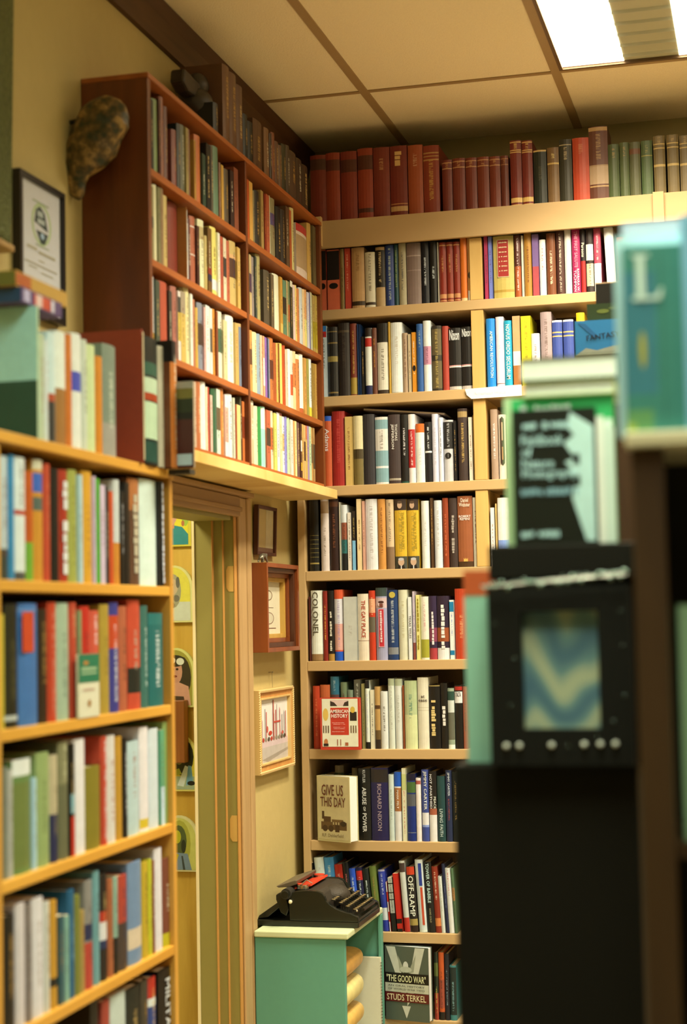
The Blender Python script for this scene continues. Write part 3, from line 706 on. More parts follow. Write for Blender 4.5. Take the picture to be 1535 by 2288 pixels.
n = trow('T6', 670, 1280, .2541, 270, T_ + ' row six', 'books on the seventh level of the tan bookcase', '''
116 176 995 bc3c1c k=h i=e07840
180 266 985 c46030 k=h d=.16 i=0
270 345 912 2c6874 k=h b=.25,.3,604038 i=90a8a0 v0=.05 v1=.2
360 415 962 6e7c54 k=h
420 475 1030 7e8c6c k=h
478 540 940 54503c k=p i=c8c8a8 v0=.05 v1=.4
543 572 975 94884c k=p
577 614 945 f0f0ec k=h b=0,.12,181818 b=.9,1,1c1c18 i=c8c8d0 v0=.2 v1=.8
619 658 1030 e8dcb0 k=p i=403838
660 707 1000 c09450 k=h b=.3,.36,5a3818 b=.7,.85,6a5028 b=.85,1,2a2018 i=0
711 775 1042 e4e0c8 k=h
778 832 930 dcdcbc k=h b=0,.1,b0b488 i=a8a890
836 900 932 e0dec4 k=h b=0,.1,b4b88c i=a8a890
905 915 990 b05a30 k=p
921 1030 948 bcc488 k=h b=.5,1,dcdc98 i=2a7060 v0=.2 v1=.55 n=lime
1035 1132 920 e8dcb4 k=h d=.18 T=at|ease,4a3828,.25,.34,.8,h lab=cream_hardback_reading_At_Ease b=.42,.425,b8a880 b=.46,.465,b8a880
1138 1235 985 14120f k=h b=.01,.02,d8b860 T=~14,e8c878,.24,.8,.4,.4 lab=black_hardback_with_yellow_lettering_and_gold_edge
1240 1298 970 0f0f0d k=h T=~5,f0e4c8,.35,.66,.55 lab=black_book_with_large_white_lettering
1302 1360 1015 9ca884 k=h b=.05,.2,2a4a3a b=.2,.4,d8d8c0 b=.4,.85,6a6850 b=.93,1,f0f0e8 i=0 n=patterned_green-grey
1364 1432 988 12120f k=h b=.02,.08,b02c20 b=.1,.28,ece4d8 T=YALTA,201814,.11,.18,.7,h lab=black_hardback_with_red_top_and_white_patch
1436 1475 1000 a84c2c k=h
''', g=.98)
n = trow('T7', 670, 1680, .2657, 260, T_ + ' row seven', 'books on the eighth level of the tan bookcase', '''
180 285 190 2a2a22 k=h o=.06
290 370 115 988864 k=h o=.08 b=.1,.16,3a4a30
380 436 190 2c3024 k=h o=.08
440 488 135 908058 k=h o=.08
492 593 140 141612 k=h T=KUTLER,c8c4b0,.02,.2,.22 T=ABUSE,ece4c8,.26,.5,.34 T=OF,ece4c8,.53,.59,.2 T=POWER,ece4c8,.62,.88,.34 lab=black_hardback_reading_Abuse_of_Power
598 742 135 1f1c44 k=h b=.02,.2,2a2420 T=RICHARD_NIXON,a8908c,.22,.86,.24 lab=wide_dark_blue_book_reading_Richard_Nixon
748 792 190 ccd4bc k=h i=8a9880
795 854 170 e4dcc8 k=h b=0,.21,1c58ac b=.23,.57,aa6c38 T=MARK_FELT,f0e0c0,.26,.53,.28 lab=banded_blue_brown_cream_book_reading_Mark_Felt
858 897 138 e4dcac k=p i=b83c20 v0=.3 v1=.9 b=.08,.3,c8c878
901 974 186 142c6c k=h b=0,.1,10142c b=.12,.28,4a6830 b=.3,.48,5a5a58 b=.87,.875,a8a888 i=0
978 1020 220 f4e4d4 k=h b=.04,.1,b05848 i=0
1025 1082 150 3c4c88 k=h b=.6,.77,e8e0e0 b=.77,.8,90a0c8 T=JIMMY_CARTER,e8e4ec,.02,.56,.55 lab=blue_and_white_hardback_reading_Jimmy_Carter
1086 1150 165 1a1614 k=h b=.53,.62,b06040 b=.62,1,ece4dc T=PEACE,f0ece0,.36,.53,.3,.78 T=NOT_APARTHEID,e0d8c8,.04,.53,.3,.28 lab=black_and_white_book_reading_Peace_Not_Apartheid
1155 1222 205 204440 k=h T=LIVING_FAITH,c8d4c0,.5,.92,.4 lab=dark_green_hardback_reading_Living_Faith
1227 1278 155 24304a k=h T=JIMMY_CARTER,d0d4cc,.03,.36,.45 lab=dark_navy_hardback_reading_Jimmy_Carter i=a04838 v0=.4 v1=.7
1283 1340 170 222a26 k=h
''', g=1.0, hard=1)
n = trow('T8', 670, 1680, .2657, 180, T_ + ' row eight', 'books on the ninth level of the tan bookcase', '''
108 132 935 10100e k=p l=4 i=c8c8b0
142 222 890 e8e8e0 k=h l=5 i=c8c0b0
226 306 890 4a98c8 k=h l=5 i=d8e8e8 v0=.1 v1=.5
312 378 950 cc301c k=h l=5 i=f0a890
382 428 930 161a1c k=h l=5 i=d07060
434 486 985 2c54b4 k=h l=5 i=e0e4ec
491 543 975 14183a k=h l=5 b=.05,.2,c02820 i=e0e4ec
548 598 985 14201c k=h l=5 i=e0e4d0
604 660 965 667430 k=h l=5 i=a0803c
''', g=1.0, d=(.13, .16))
n = trow('T8', 830, 1900, .1303, 560, T_ + ' row eight', 'books on the ninth level of the tan bookcase', '''
150 268 340 2c3c94 k=h l=4 b=0,.025,a8a0a8 i=d8d8e4 v0=.05 v1=.4 b=.62,.82,d8dce0
272 306 545 d83828 k=p l=4 b=0,.2,e8e0d8 b=.4,.6,e8e0d8 b=.8,1,e8e0d8 i=0
314 400 470 181814 k=p l=4 b=0,.1,b0b098 b=.12,.27,b0b098 b=.29,.4,b0b098 b=.42,.66,b0b098 i=3a3828 v0=.02 v1=.64 n=black_and_grey
403 500 400 c8281a k=p l=4 b=.78,1,161412 b=.86,.95,c0281a i=0 n=red_and_black
516 612 185 d0cfb8 k=h l=4 b=.03,.16,4a3830 b=.8,1,bc3024 i=0 n=pale_with_red_foot
622 765 290 24201c k=h l=3 b=0,.12,d04020 b=.8,.9,a89048 b=.9,1,2a1814 T=OFF-RAMP,f4f0e4,.14,.76,.66 lab=black_book_reading_Off-Ramp_in_large_white_capitals
778 912 165 dce0d0 k=h l=3 b=.97,1,e8ece0 i=0 T=~1,28408c,.05,.36,.42,.62 T=~1,d05030,.38,.9,.35,.62 lab=white_book_with_blue_and_red_title_panels
922 1058 205 101816 k=h l=3 T=TOWER_OF_BABBLE,d0e8dc,.02,.58,.4 T=DORE_GOLD,a8a070,.66,.86,.22 lab=black_book_reading_Tower_of_Babble
1064 1166 285 90301c k=h l=3 b=.78,.9,d88040 i=e8c8a0 v0=.08 v1=.5
1170 1238 450 dcdcc4 k=h l=3 i=b0b090
1241 1292 235 262c44 k=h l=3 i=7880a0
1296 1385 310 e4e0cc k=h l=3 i=c04038 v0=.03 v1=.42
1392 1440 310 5c7850 k=h l=3 b=.3,.5,b08048
''', g=1.0, start=n)
n = trow('T9', 670, 1680, .2657, 250, T_ + ' row nine', 'books on the lowest visible level of the tan bookcase', '''
690 700 1760 6a1c18 k=p
1130 1164 1690 283020 k=h b=.15,.35,606830 b=.6,1,a03c28 i=d8c860 v0=.5 v1=.9
1168 1214 1688 c45624 k=h b=.4,.82,a04830 b=.88,1,14140f i=3a2018
1218 1256 1700 121a22 k=h i=88a0a0
1262 1318 1800 3c7c74 k=h b=.03,.9,142824 i=80a8a0
''', g=1.05)
# red and other labels lying proud on two spines, gold roundel, loose booklet on top of row three
def spine_patch(px, y, ph, plane, hexes, label, parent_label):
    for (o, *_r) in ALL_BOOKS:
        if o['label'].startswith(parent_label):
            return o
def on_book(prefix):
    for (o, a0, a1, h) in ALL_BOOKS:
        if o['label'].startswith(prefix): return o, a1 - a0, h
o, w, h = on_book('wide gold hardback'); picture('spine_label', o, [(rect(.2, .34, .76, .94), 'e8c890'), (rect(.22, .35, .74, .93), 'a83028')], (0, -.0004, 0), (1, 0, 0), (0, 0, 1), w, h)
for k, t in enumerate((7, 7, 3, 8, 8, 6, 8)): dashes(t, o, 'e8c890', (w * .28, -.0010, h * (.88 - .075 * k)), (1, 0, 0), (0, 0, 1), w * .4, h * .02)
o, w, h = on_book('grey lilac hardback'); picture('spine_label', o, [(rect(.22, .18, .76, .71), 'd8a0a0'), (rect(.27, .19, .71, .70), 'c83038'), (ell(.5, .78, .3, .045), 'd8b8a8'), (ell(.5, .80, .26, .018), '4a2820'), (rect(.34, .73, .66, .78), '7a4030')], (0, -.0006, 0), (1, 0, 0), (0, 0, 1), w, h)
dashes(15, o, 'f0c8b8', (w * .38, -.0020, h * .68), (0, 0, -1), (1, 0, 0), h * .46, w * .22)
o, w, h = on_book('cream hardback with long dark'); picture('spine_label', o, [([(.5, .97), (.78, .93), (.78, .25), (.5, .21), (.22, .25), (.22, .93)], '3a2018'), (rect(.42, .3, .58, .5), 'c08850'), (rect(.42, .6, .58, .88), 'd8a878')], (0, -.0004, 0), (1, 0, 0), (0, 0, 1), w, h)
o, w, h = on_book('pale hardback with black'); picture('emblem', o, [(ell(.46, .42, .34, .05), '1c1a16'), (rect(.44, .39, .48, .45), 'b0a898')], (0, -.0006, 0), (1, 0, 0), (0, 0, 1), w, h)
o, w, h = on_book('navy'); picture('emblem', o, [(ell(.5, .93, .3, .045), 'c8b048')], (0, -.0006, 0), (1, 0, 0), (0, 0, 1), w, h)
for o, a0, a1, h in ALL_BOOKS:
    if o['label'].startswith('yellow hardback with portraits'):
        w = a1 - a0
        picture('upper_portrait', o, [(ell(.46, .915, .2, .05), 'c8a078'), (ell(.46, .955, .2, .02), '5a4430')], (0, -.0006, 0), (1, 0, 0), (0, 0, 1), w, h)
        picture('lower_portrait', o, [([(.15, 0), (.85, 0), (.7, .06), (.3, .06)], '201c18'), (ell(.5, .10, .26, .055), 'd0a880'), (ell(.5, .14, .24, .02), 'c8c0b0'), (rect(.46, .0, .54, .05), 'e8e0d8')], (0, -.0006, 0), (1, 0, 0), (0, 0, 1), w, h)
    if o['label'].startswith('orange p'):
        picture('emblem', o, [(ell(.5, .40, .36, .05), '1a1410')], (0, -.0006, 0), (1, 0, 0), (0, 0, 1), a1 - a0, h)
    if o['label'].startswith('brown hardback reading Daniel'):
        picture('logo', o, [([(.36, .08), (.36, .13), (.44, .11), (.5, .13), (.56, .11), (.64, .13), (.64, .08)], 'e8b050')], (0, -.0006, 0), (1, 0, 0), (0, 0, 1), a1 - a0, h)
a = atY(812, 914, 5.56); b = atY(993, 924, 5.56)
t = thing('booklet', 'thin pink-edged booklet lying across the books of tan bookcase row three', 'booklet', (a.x, 5.56, a.z + H - .004), (0, math.atan2(a.z - b.z, b.x - a.x), 0))
Lb = (b - a).length
MB().box(0, Lb, 0, .16, 0, .0012).box(0, Lb, 0, .16, .0048, .006).build('cover', flat('d8b8a0'), t)
MB().box(.001, Lb - .001, .001, .159, .0012, .0048).build('pages', PAGE, t)

# face-out books on the tan bookcase
def face_book(label, loc, rz, w, h, t, cover, spine_right, g=1.0, tilt=0, name='book', edge=None, group=None):
    o = thing(name, label, 'book', loc, (R(-tilt), 0, rz), group)
    c = MB(); b = .0022
    c.box(0, w, 0, b, 0, h).box(0, w, t - b, t, 0, h)
    if spine_right: c.box(w - b, w, b, t - b, 0, h)
    else: c.box(0, b, b, t - b, 0, h)
    c.build('cover', flat(cover, g, .4), o)
    q = MB()
    if spine_right: q.box(.003, w - b - .0002, b + .0002, t - b - .0002, .003, h - .003)
    else: q.box(b + .0002, w - .003, b + .0002, t - b - .0002, .003, h - .003)
    q.build('pages', flat(edge, g, .8) if edge else PAGE, o)
    return o
a = atY(717, 1672, 5.47); b = atY(806, 1672, 5.47); tp = atY(760, 1558, 5.47)
w = b.x - a.x; h = tp.z - SZ['T6']
o = face_book('red American History book standing face out before the row six books', (a.x, 5.468, SZ['T6'] + H + .0005), 0, w, h - .002, .018, 'c83a24', False)
V = (1, 0, 0); U = (0, 0, 1)
picture('cover_art', o, [(rect(.05, .06, .95, .97), 'ece4b8'), (rect(.26, .28, .72, .80), 'c83a24'), (rect(.26, .83, .72, .95), 'e0c0a8'), ([(.26, .83), (.44, .83), (.36, .9), (.26, .93)], '3a2a22'), ([(.72, .83), (.58, .83), (.62, .9), (.72, .93)], '3a2a22'),
        (ell(.14, .67, .07, .12), 'e0b850'), (rect(.75, .55, .92, .72), '2a2018'), (ell(.82, .76, .06, .06), 'd8b040'),
        (rect(.07, .32, .10, .46), '6a5038'), (rect(.13, .32, .16, .46), '6a5038'), (rect(.19, .32, .22, .46), '6a5038'), (rect(.76, .32, .79, .46), '7a5a3a'), (rect(.82, .32, .85, .46), '7a5a3a'), (rect(.88, .32, .91, .46), '7a5a3a'),
        (ell(.14, .15, .05, .06), 'c07840'), (rect(.08, .07, .2, .12), '2a1c18'), (rect(.42, .08, .44, .2), 'a05030'), (rect(.5, .08, .52, .2), 'a05030'), (rect(.62, .08, .7, .14), 'b06038')], (0, -.0006, 0), V, U, w, h)
lettering('AMERICAN', o, flat('f8f0e0'), (w * .26, -.0030, h * .70), V, U, w * .48, h * .065)
lettering('HISTORY', o, flat('f8f0e0'), (w * .29, -.0030, h * .61), V, U, w * .41, h * .07)
for k, ww in enumerate((.36, .3, 0, .3, .28, 0, .36)):
    if ww: dashes(14, o, 'e8a890', (w * (.49 - ww / 2), -.0060, h * (.51 - k * .028)), V, U, w * ww, h * .012)
# GIVE US THIS DAY
z8 = SZ['T7'] + H
a = atY(703, 1870, 5.46)
wG, hG = .143, atY(750, 1738, 5.42).z - SZ['T7']
o = face_book('cream Give Us This Day novel standing angled on tan bookcase row seven', (a.x, 5.500, z8 + .0005), R(-24), wG, hG, .046, 'e0cc8c', False, edge='f4ecdc')
picture('cover_art', o, [(rect(.03, .03, .97, .97), 'dcc88c'),
        (rect(.12, .18, .9, .30), '6a4c28'), (rect(.2, .3, .42, .38), '5a3c20'), (ell(.24, .2, .08, .05), '4a3018'), (ell(.42, .2, .08, .05), '4a3018'), (rect(.15, .34, .22, .46), '4a3018'),
        (rect(.45, .30, .8, .34), '7a5a30'), (rect(.48, .26, .52, .30), 'c8b078'), (rect(.56, .26, .6, .30), 'c8b078'), (rect(.64, .26, .68, .30), 'c8b078'), (rect(.55, .15, .68, .26), '4a3018'), (ell(.8, .28, .09, .04), '3a2818')], (0, -.0006, 0), V, U, wG, hG)
lettering('GIVE US', o, flat('6a3018'), (wG * .16, -.003, hG * .70), V, U, wG * .66, hG * .17)
lettering('THIS DAY', o, flat('6a3018'), (wG * .12, -.003, hG * .53), V, U, wG * .76, hG * .15)
lettering('R.F. Delderfield', o, flat('8a7040'), (wG * .16, -.003, hG * .07), V, U, wG * .64, hG * .05)
# THE GOOD WAR
z10 = SZ['T9'] + H
a = atY(857, 2270, 5.46)
wG, hG = .160, atY(900, 2118, 5.46).z - SZ['T9']
o = face_book('grey The Good War book standing angled beside the teal cabinet', (a.x, 5.497, z10 + .0005), R(-12), wG, hG, .030, '58604c', False, edge='f0e8d8')
picture('cover_art', o, [([(.03, .99), (.24, .99), (.5, .13 + .2), (.38, .33), (.22, .66)], 'd8d4b4'), ([(.92, .99), (.70, .99), (.52, .45), (.5, .2), (.62, .3), (.78, .66)], 'd8d4b4'), ([(.38, .2), (.58, .2), (.48, .03)], 'd8d4b4'),
        ([(.3, .88), (.42, .72), (.44, .64), (.34, .66)], 'a8a888'), ([(.72, .9), (.60, .74), (.55, .64), (.66, .66)], 'a8a888'), (ell(.48, .74, .06, .06), 'e0dcc0'), (ell(.48, .69, .14, .04), 'c8c8a8'),
        (rect(0, .50, 1, .64), '12120f'), (rect(0, .38, 1, .50), 'd4d0ac'), (rect(0, .25, 1, .375), '6a1c1a')], (0, -.0006, 0), V, U, wG, hG)
lettering('"THE GOOD WAR"', o, flat('f0e8a8'), (wG * .04, -.003, hG * .52), V, U, wG * .9, hG * .095)
lettering('AN ORAL HISTORY', o, flat('5a5a48'), (wG * .07, -.003, hG * .455), V, U, wG * .84, hG * .024)
lettering('OF WORLD WAR TWO', o, flat('5a5a48'), (wG * .07, -.003, hG * .41), V, U, wG * .84, hG * .024)
lettering('STUDS TERKEL', o, flat('f0dca0'), (wG * .04, -.003, hG * .27), V, U, wG * .9, hG * .085)
# paper shelf sign on the row-two shelf edge
a = atY(1037, 870, 5.48); b = atY(1165, 893, 5.48); b0 = atY(1048, 893, 5.48)
o = MB().prism([(a.x, SZ['T2'] + H - .001), (b.x, SZ['T2'] + H + .004), (b.x, SZ['T2'] + H - .034), (a.x + .022, SZ['T2'] + H - .036), (a.x + .006, SZ['T2'] + H - .022)], 5.4935, 5.4945, 'y').build('shelf_sign', flat('fff4ea', 1.3))
tag(o, 'white paper sign with faint lettering fixed to the shelf below row two', 'sign')
lettering('American History', o, flat('e0c8c8'), (a.x + .03, 5.4930, SZ['T2'] + H - .026), V, U, .125, .014, bold=0)

# ================================================================== brown hanging bookcase on the left wall
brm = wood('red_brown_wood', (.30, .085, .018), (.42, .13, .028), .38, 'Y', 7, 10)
brz = wood('red_brown_wood_upright_shaded', (.11, .030, .008), (.20, .055, .013), .38, 'Z', 7, 10)  # darker copy of the shelf wood; the end panel's shade is in this colour
BX0, BX1 = XW + .001, -1.444
BZ = [1.352, 1.130, .903, .678, .464]
Br = thing('hanging_bookcase', 'red-brown two-bay bookcase hung high over the doorway on the left wall', 'bookcase', (0, 0, 0))
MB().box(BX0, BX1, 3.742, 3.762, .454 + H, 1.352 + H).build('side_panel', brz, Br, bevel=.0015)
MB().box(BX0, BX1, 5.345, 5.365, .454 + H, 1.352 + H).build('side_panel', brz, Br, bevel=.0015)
MB().box(BX0, BX1 + .002, 3.742, 5.367, 1.3525 + H, 1.366 + H).build('top_board', brm, Br, bevel=.0015)
MB().box(BX0, BX0 + .006, 3.763, 5.344, .466 + H, 1.351 + H).build('back_panel', paint('brown_back', (.05, .018, .008), .7, .1, 20), Br)
for z in BZ[1:4]:
    MB().box(BX0 + .0065, BX1 - .001, 3.7625, 4.5225, z + H - .018, z + H).build('shelf', brm, Br, bevel=.0015)
    MB().box(BX0 + .0065, BX1 - .001, 4.5415, 5.3445, z + H - .018, z + H).build('shelf', brm, Br, bevel=.0015)
MB().box(BX0 + .0065, BX1 - .001, 3.7625, 4.5225, .454 + H, .464 + H).build('shelf', brm, Br)
MB().box(BX0 + .0065, BX1 - .001, 4.5415, 5.3445, .454 + H, .464 + H).build('shelf', brm, Br)
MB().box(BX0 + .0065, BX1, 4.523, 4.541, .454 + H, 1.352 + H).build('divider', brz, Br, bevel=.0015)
led = wood('pale_ledge_wood', (.60, .40, .12), (.84, .68, .32), .45, 'X', 5, 3)
o = MB().prism([(XW + .001, 3.86), (-1.434, 3.86), (-1.434, 5.478), (-1.50, 5.478), (XW + .001, 5.478)], .4225 + H, .4535 + H, 'z').build('wooden_ledge', led, bevel=.002)
tag(o, 'pale knotty wooden ledge carrying the red-brown hanging bookcase over the doorway', 'ledge')

BGRP = 'paperbacks and slim books in the red-brown hanging bookcase'
def brow(r, bay, ox, oy, sc, data, g, **kw):
    nm = ['top', 'second', 'third', 'lowest'][r]
    return row('L', -1.458, BZ[r + 1], ox, oy, sc, kw.pop('dy', 20), f"brown case's {nm} {bay} row", BGRP, data, g=g, d=(.100, .130), hard=.35, **kw)
brow(0, 'left', 320, 170, .1574, '''
102 140 330 101e18
- 215 335 748848 k=h i=0
- 245 330 4a1c18
- 300 305 94502c k=h
- 358 440 643224
425 485 770 844030 k=h
492 535 680 20281e
- 600 700 585838
- 640 735 a89050
- 668 760 783a24
716 746 910 c08c38
- 826 850 cc6c30 k=h i=0
836 886 1110 2c4632
892 958 970 161c16
- 1000 990 54482c
- 1080 1010 68845e k=h i=0
- 1105 1230 84502c
- 1140 1265 dca848 i=0
1156 1226 1330 58482e
1231 1284 1345 34201a
- 1345 1310 904c2e
''', 1.05)
brow(1, 'left', 320, 380, .15635, '''
96 145 230 948450 b=.4,.55,4a4c38
- 205 215 e4d89c k=h i=0
- 245 250 847c4c
- 282 260 98784c
- 360 370 d0b060 k=h
370 510 480 822c1a k=h o=-.02 i=0
- 570 480 cc8c44 b=.3,.6,8a8060
- 618 555 f2ece0 b=.2,.7,d8c898 i=0
618 640 760 e0d4c0
641 684 700 58201a
- 756 670 b05c38 k=h b=.14,.16,e8d0b0 b=.55,.57,e8d0b0
762 800 800 40180c
- 885 720 e8e0a4 k=h b=.1,.28,c0a868
- 920 940 c4a85a
- 975 830 74501e b=.6,.7,8a2c18 b=.7,.8,20243a
- 1060 825 ecd868 k=h b=.75,.9,e8dce0
- 1095 900 f4e8c0
- 1138 950 bc5434
- 1185 975 e4d0a0 b=.3,.6,3a3428
- 1250 1015 bc603c k=h
- 1340 1030 ccac5e k=h b=.2,.5,dca868 b=.26,.55,4a2818
- 1385 1110 d8ac54
''', 1.0)
brow(2, 'left', 320, 580, .15635, '''
88 172 240 f4ecdc k=h i=0 b=.75,1,d8a83c
178 236 300 3c4a34
242 362 325 c05030 k=h i=0
366 408 450 3c382c
413 492 390 b46c54 k=h
- 532 450 ecdcc0 b=.08,.3,3a3c34 b=.3,.7,dcb848
- 600 460 d8b454 b=.0,.3,a89470
- 668 410 ecdc94 k=h
- 706 490 f4e8c8
- 752 570 c47850 k=h
757 790 690 d8ac44
- 862 625 8c8c8c k=h b=.3,.62,4a3428
- 888 680 e4b098
- 950 660 f0e8cc i=4a3c30
- 984 700 f4ecd0 b=.3,.65,5a5a48
- 1038 710 d88c30 k=h
1040 1066 740 904824
1070 1140 750 ece0b8 k=h b=.25,.6,4c6a48
1142 1196 870 e4cc8c
- 1310 810 fff4d0 k=h i=c8b070
- 1360 910 d8ac58
1364 1415 920 788088 k=h b=.0,.05,d0a868
''', 0.95)
brow(3, 'left', 420, 780, .12242, '''
112 165 600 ccac84
- 250 595 bc6c3c k=h i=f0c890
257 338 600 f6ece0 k=h i=0
- 366 690 ecd4a4
- 398 700 c04c34
402 446 840 e4bc9c
- 515 730 34603a k=h i=0
- 586 730 ccdcb8 b=.28,.62,6a5a3a
- 668 720 cc7c3c k=h i=e8b850
670 735 835 f0e0d0 b=.2,.75,e8a888
- 824 830 ece4e4 k=h
- 855 890 dcd4a8
862 888 1010 ac4c24
- 958 1020 ecc878 i=0
- 984 870 504834
- 1050 960 cc7034 b=.25,.6,8a3818
''', 1.0)
brow(0, 'right', 540, 380, .13986, '''
77 114 150 c8541f i=0
- 172 190 e4a848 i=0
176 214 330 8c7c4a
220 298 340 242218
300 345 330 b08c48
360 385 390 943018
- 438 395 bc5a30
- 456 410 d8c890
461 546 460 948454 k=h b=.25,.45,5a4a6a
562 638 600 18160f
642 700 640 2c241c
- 754 590 66482a
- 790 640 c05c28 i=0
- 846 615 dcc878 k=h
892 1058 900 ecd0ac k=h b=0,.14,cc3c34 b=.2,.8,c09c68 i=0 lab=cream_boxed_paperback_set_with_a_red_top
1062 1118 860 d8a850
1132 1178 900 74643a
1182 1226 925 746034
''', 1.0)
brow(1, 'right', 540, 540, .12378, '''
132 172 235 ccac6c b=.3,.6,4a3444
- 236 280 92806e k=h
- 268 270 40483a
272 350 235 ac9c5c k=h
422 520 530 524630 k=h
524 578 590 685638
582 690 600 e4dcac k=h i=0
- 734 640 cc9234 b=.8,1,dcb858
- 800 700 608058 b=.3,.6,2a2418
- 830 705 c0a464
- 862 720 7c8450 b=.4,.7,b8602c
870 914 710 3a341e b=0,.1,e8dcb0
- 958 785 e8c8ac
- 1004 790 ecc868
- 1050 850 cc7c3c
- 1110 840 ccccb8 k=h
- 1140 860 e8c080
- 1180 870 dc9c58 b=.5,1,dcc868
- 1212 915 e0d8d0
- 1232 920 8480a4
- 1266 915 d4cc94
1270 1320 970 bc9c4c b=.45,.9,b09824
- 1372 980 ccac4c b=.45,.9,b8a028
''', 0.98)
brow(2, 'right', 540, 710, .12378, '''
147 210 230 d89448 b=.3,.55,6a4020
- 288 265 ecdc94 k=h
- 348 295 94a4a4 k=h
- 380 320 f0bc8c
- 412 330 e8ac78 b=.35,.8,f8e8d8
- 450 355 9464a4
- 474 360 242c50 i=0
- 500 380 8c8c94
- 590 370 cc7434 k=h b=.35,.65,5a2c14
- 632 455 ac5424
- 664 460 dcac4c
- 680 470 a05c28
- 746 465 ecd064 k=h i=0
- 800 500 bc4c1c
- 842 575 e4bc94
- 890 570 fff6ec k=h i=0
- 936 600 dcccac b=.4,.75,c8582c
- 990 610 e8c484 b=.2,.6,d07c3c
- 1058 670 cc8040 k=h b=0,.08,f0dca8
- 1120 665 fff4dc k=h i=0 b=.9,1,b85c2c
1124 1164 730 d89c48
- 1208 745 a89c44
1212 1275 750 e4e4f0 k=h b=.82,1,d8c838
1281 1320 830 ac8434
- 1374 840 bc903c
''', 1.0)
brow(3, 'right', 540, 870, .13029, '''
147 225 195 ecb080 k=h b=0,.06,fff0dc i=fff0e0
228 288 290 e8dca4 k=h
- 348 300 3c9044 k=h i=0
- 420 300 a4dcbc k=h b=.03,.36,fff4ec i=0
422 490 360 c8643c b=.3,.6,4a3420
- 552 370 e8c8a0 b=.28,.65,c86830
- 598 410 dcd864
- 648 400 e4d8cc
- 690 405 ecd898 b=0,.05,8a4838
- 748 470 e8dce4 k=h b=.3,.6,dcb070
- 784 470 8c84b4
- 832 490 bccc94
- 880 520 f0dcbc
- 905 540 e0a050
- 940 545 f0d888
942 1006 570 6e4c44 k=h
- 1030 590 5a3420 b=.3,.5,f0e8dc b=.7,.85,d8a828
- 1062 600 dcac58
- 1092 615 e0b46c b=.3,.65,5a3c24
- 1120 625 e07c4c b=.25,1,e8b858
- 1150 630 ac8ca4
- 1190 640 c4d49c
- 1220 655 c89448 b=.3,.65,5a4428
- 1250 662 b88c50 b=.3,.75,4a3c28
''', 1.0)
# the old dark books standing on top
row('L', -1.458, 1.366, 480, 180, .15635, 20, 'brown case top', 'old dark books on top of the brown bookcase', '''
- 66 330 121814 k=h
134 232 132 6a4426 k=h h=.235
- 330 232 644024 k=h h=.232
- 418 370 60402a k=h h=.215
422 484 490 141c18 k=h
488 560 600 10160f k=h
568 690 582 58381e k=h
722 788 690 7a5430 k=h
792 820 760 3c2c1a k=h
822 868 750 7a4426 k=h
872 922 880 64422a k=h
925 966 930 6a4a2c k=h
970 1030 920 3c3820 k=h
1034 1078 935 4c3a24 k=h
1082 1178 1030 56402a k=h
1182 1258 1130 4a3622 k=h
1262 1345 1225 44321e k=h
'''.replace('- 66', '0 66'), g=1.1, d=(.12, .14), hard=1)
# dark carved bird figure on top of the brown case
fx0 = atX(400, 235, -1.52); fx1 = atX(470, 225, -1.52)
o = thing('bird_figurine', 'dark carved bird figurine beside old books on top of the brown bookcase', 'figurine', (-1.53, fx0.y + .12, 1.366 + H))
dkw = paint('dark_carved_wood', (.030, .024, .016), .45, .2, 30)
b = MB(); b.cyl((0, .02, 0), (0, .02, .012), .045, .042, 18).cyl((0, .02, .012), (0, .03, .06), .012, .018, 10)
b.build('base', dkw, o, bevel=.002)
MB().ball((0, .035, .105), .055, 16, .85).build('body', dkw, o, smooth=True)
MB().ball((.0, .055, .165), .036, 14).build('head', dkw, o, smooth=True)
MB().prism([(-.11, .125), (-.10, .165), (.03, .160), (.03, .115), (-.07, .108)], -.022, .022, 'x').build('beak', dkw, o, bevel=.008)

# ================================================================== yellow bookcase in the left foreground
ym = wood('honey_pine', (.58, .30, .045), (.74, .42, .075), .35, 'Y', 6, 9)
ymz = wood('honey_pine_upright', (.52, .27, .05), (.70, .40, .08), .35, 'Z', 6, 9)
YX0, YX1 = XW + .001, -1.372
YZ = [.368, .0905, -.187, -.463, -.744, -1.02, -1.30]
Yb_ = thing('pine_bookcase', 'honey-coloured pine bookcase in the left foreground crammed with books', 'bookcase', (0, 0, 0))
MB().box(YX0, YX1, 3.665, 3.686, 0, .346 + H).build('side_panel', ymz, Yb_, bevel=.002)
MB().box(YX0, YX1, 2.758, 2.779, 0, .068 + H + .27).build('side_panel', ymz, Yb_, bevel=.002)
MB().box(YX0, YX1 + .002, 2.25, 3.692, .3465 + H, .368 + H).build('top_board', ym, Yb_, bevel=.002)
for z in YZ[1:]:
    MB().box(YX0 + .005, YX1 - .001, 2.7795, 3.6645, z + H - .022, z + H).build('shelf', ym, Yb_, bevel=.002)
for z in YZ[1:3]:
    MB().box(YX0 + .005, YX1 - .001, 2.25, 2.7575, z + H - .022, z + H).build('shelf', ym, Yb_, bevel=.002)
MB().box(YX0, YX0 + .004, 2.25, 3.6645, 0, .346 + H).build('back_panel', paint('pine_back', (.09, .05, .015), .7, .1, 20), Yb_)
MB().box(YX0, YX1, 2.23, 2.2495, 0, .346 + H).build('side_panel', ymz, Yb_)
YG = 'books in the honey pine bookcase'
def yrow(i, ox, oy, sc, phrase, data, g=.95, **kw):
    return row('L', kw.pop('pl', -1.384), YZ[i], ox, oy, sc, kw.pop('dy', 480), phrase, kw.pop('grp', YG), data, g=g, d=kw.pop('d', (.14, .2)), **kw)
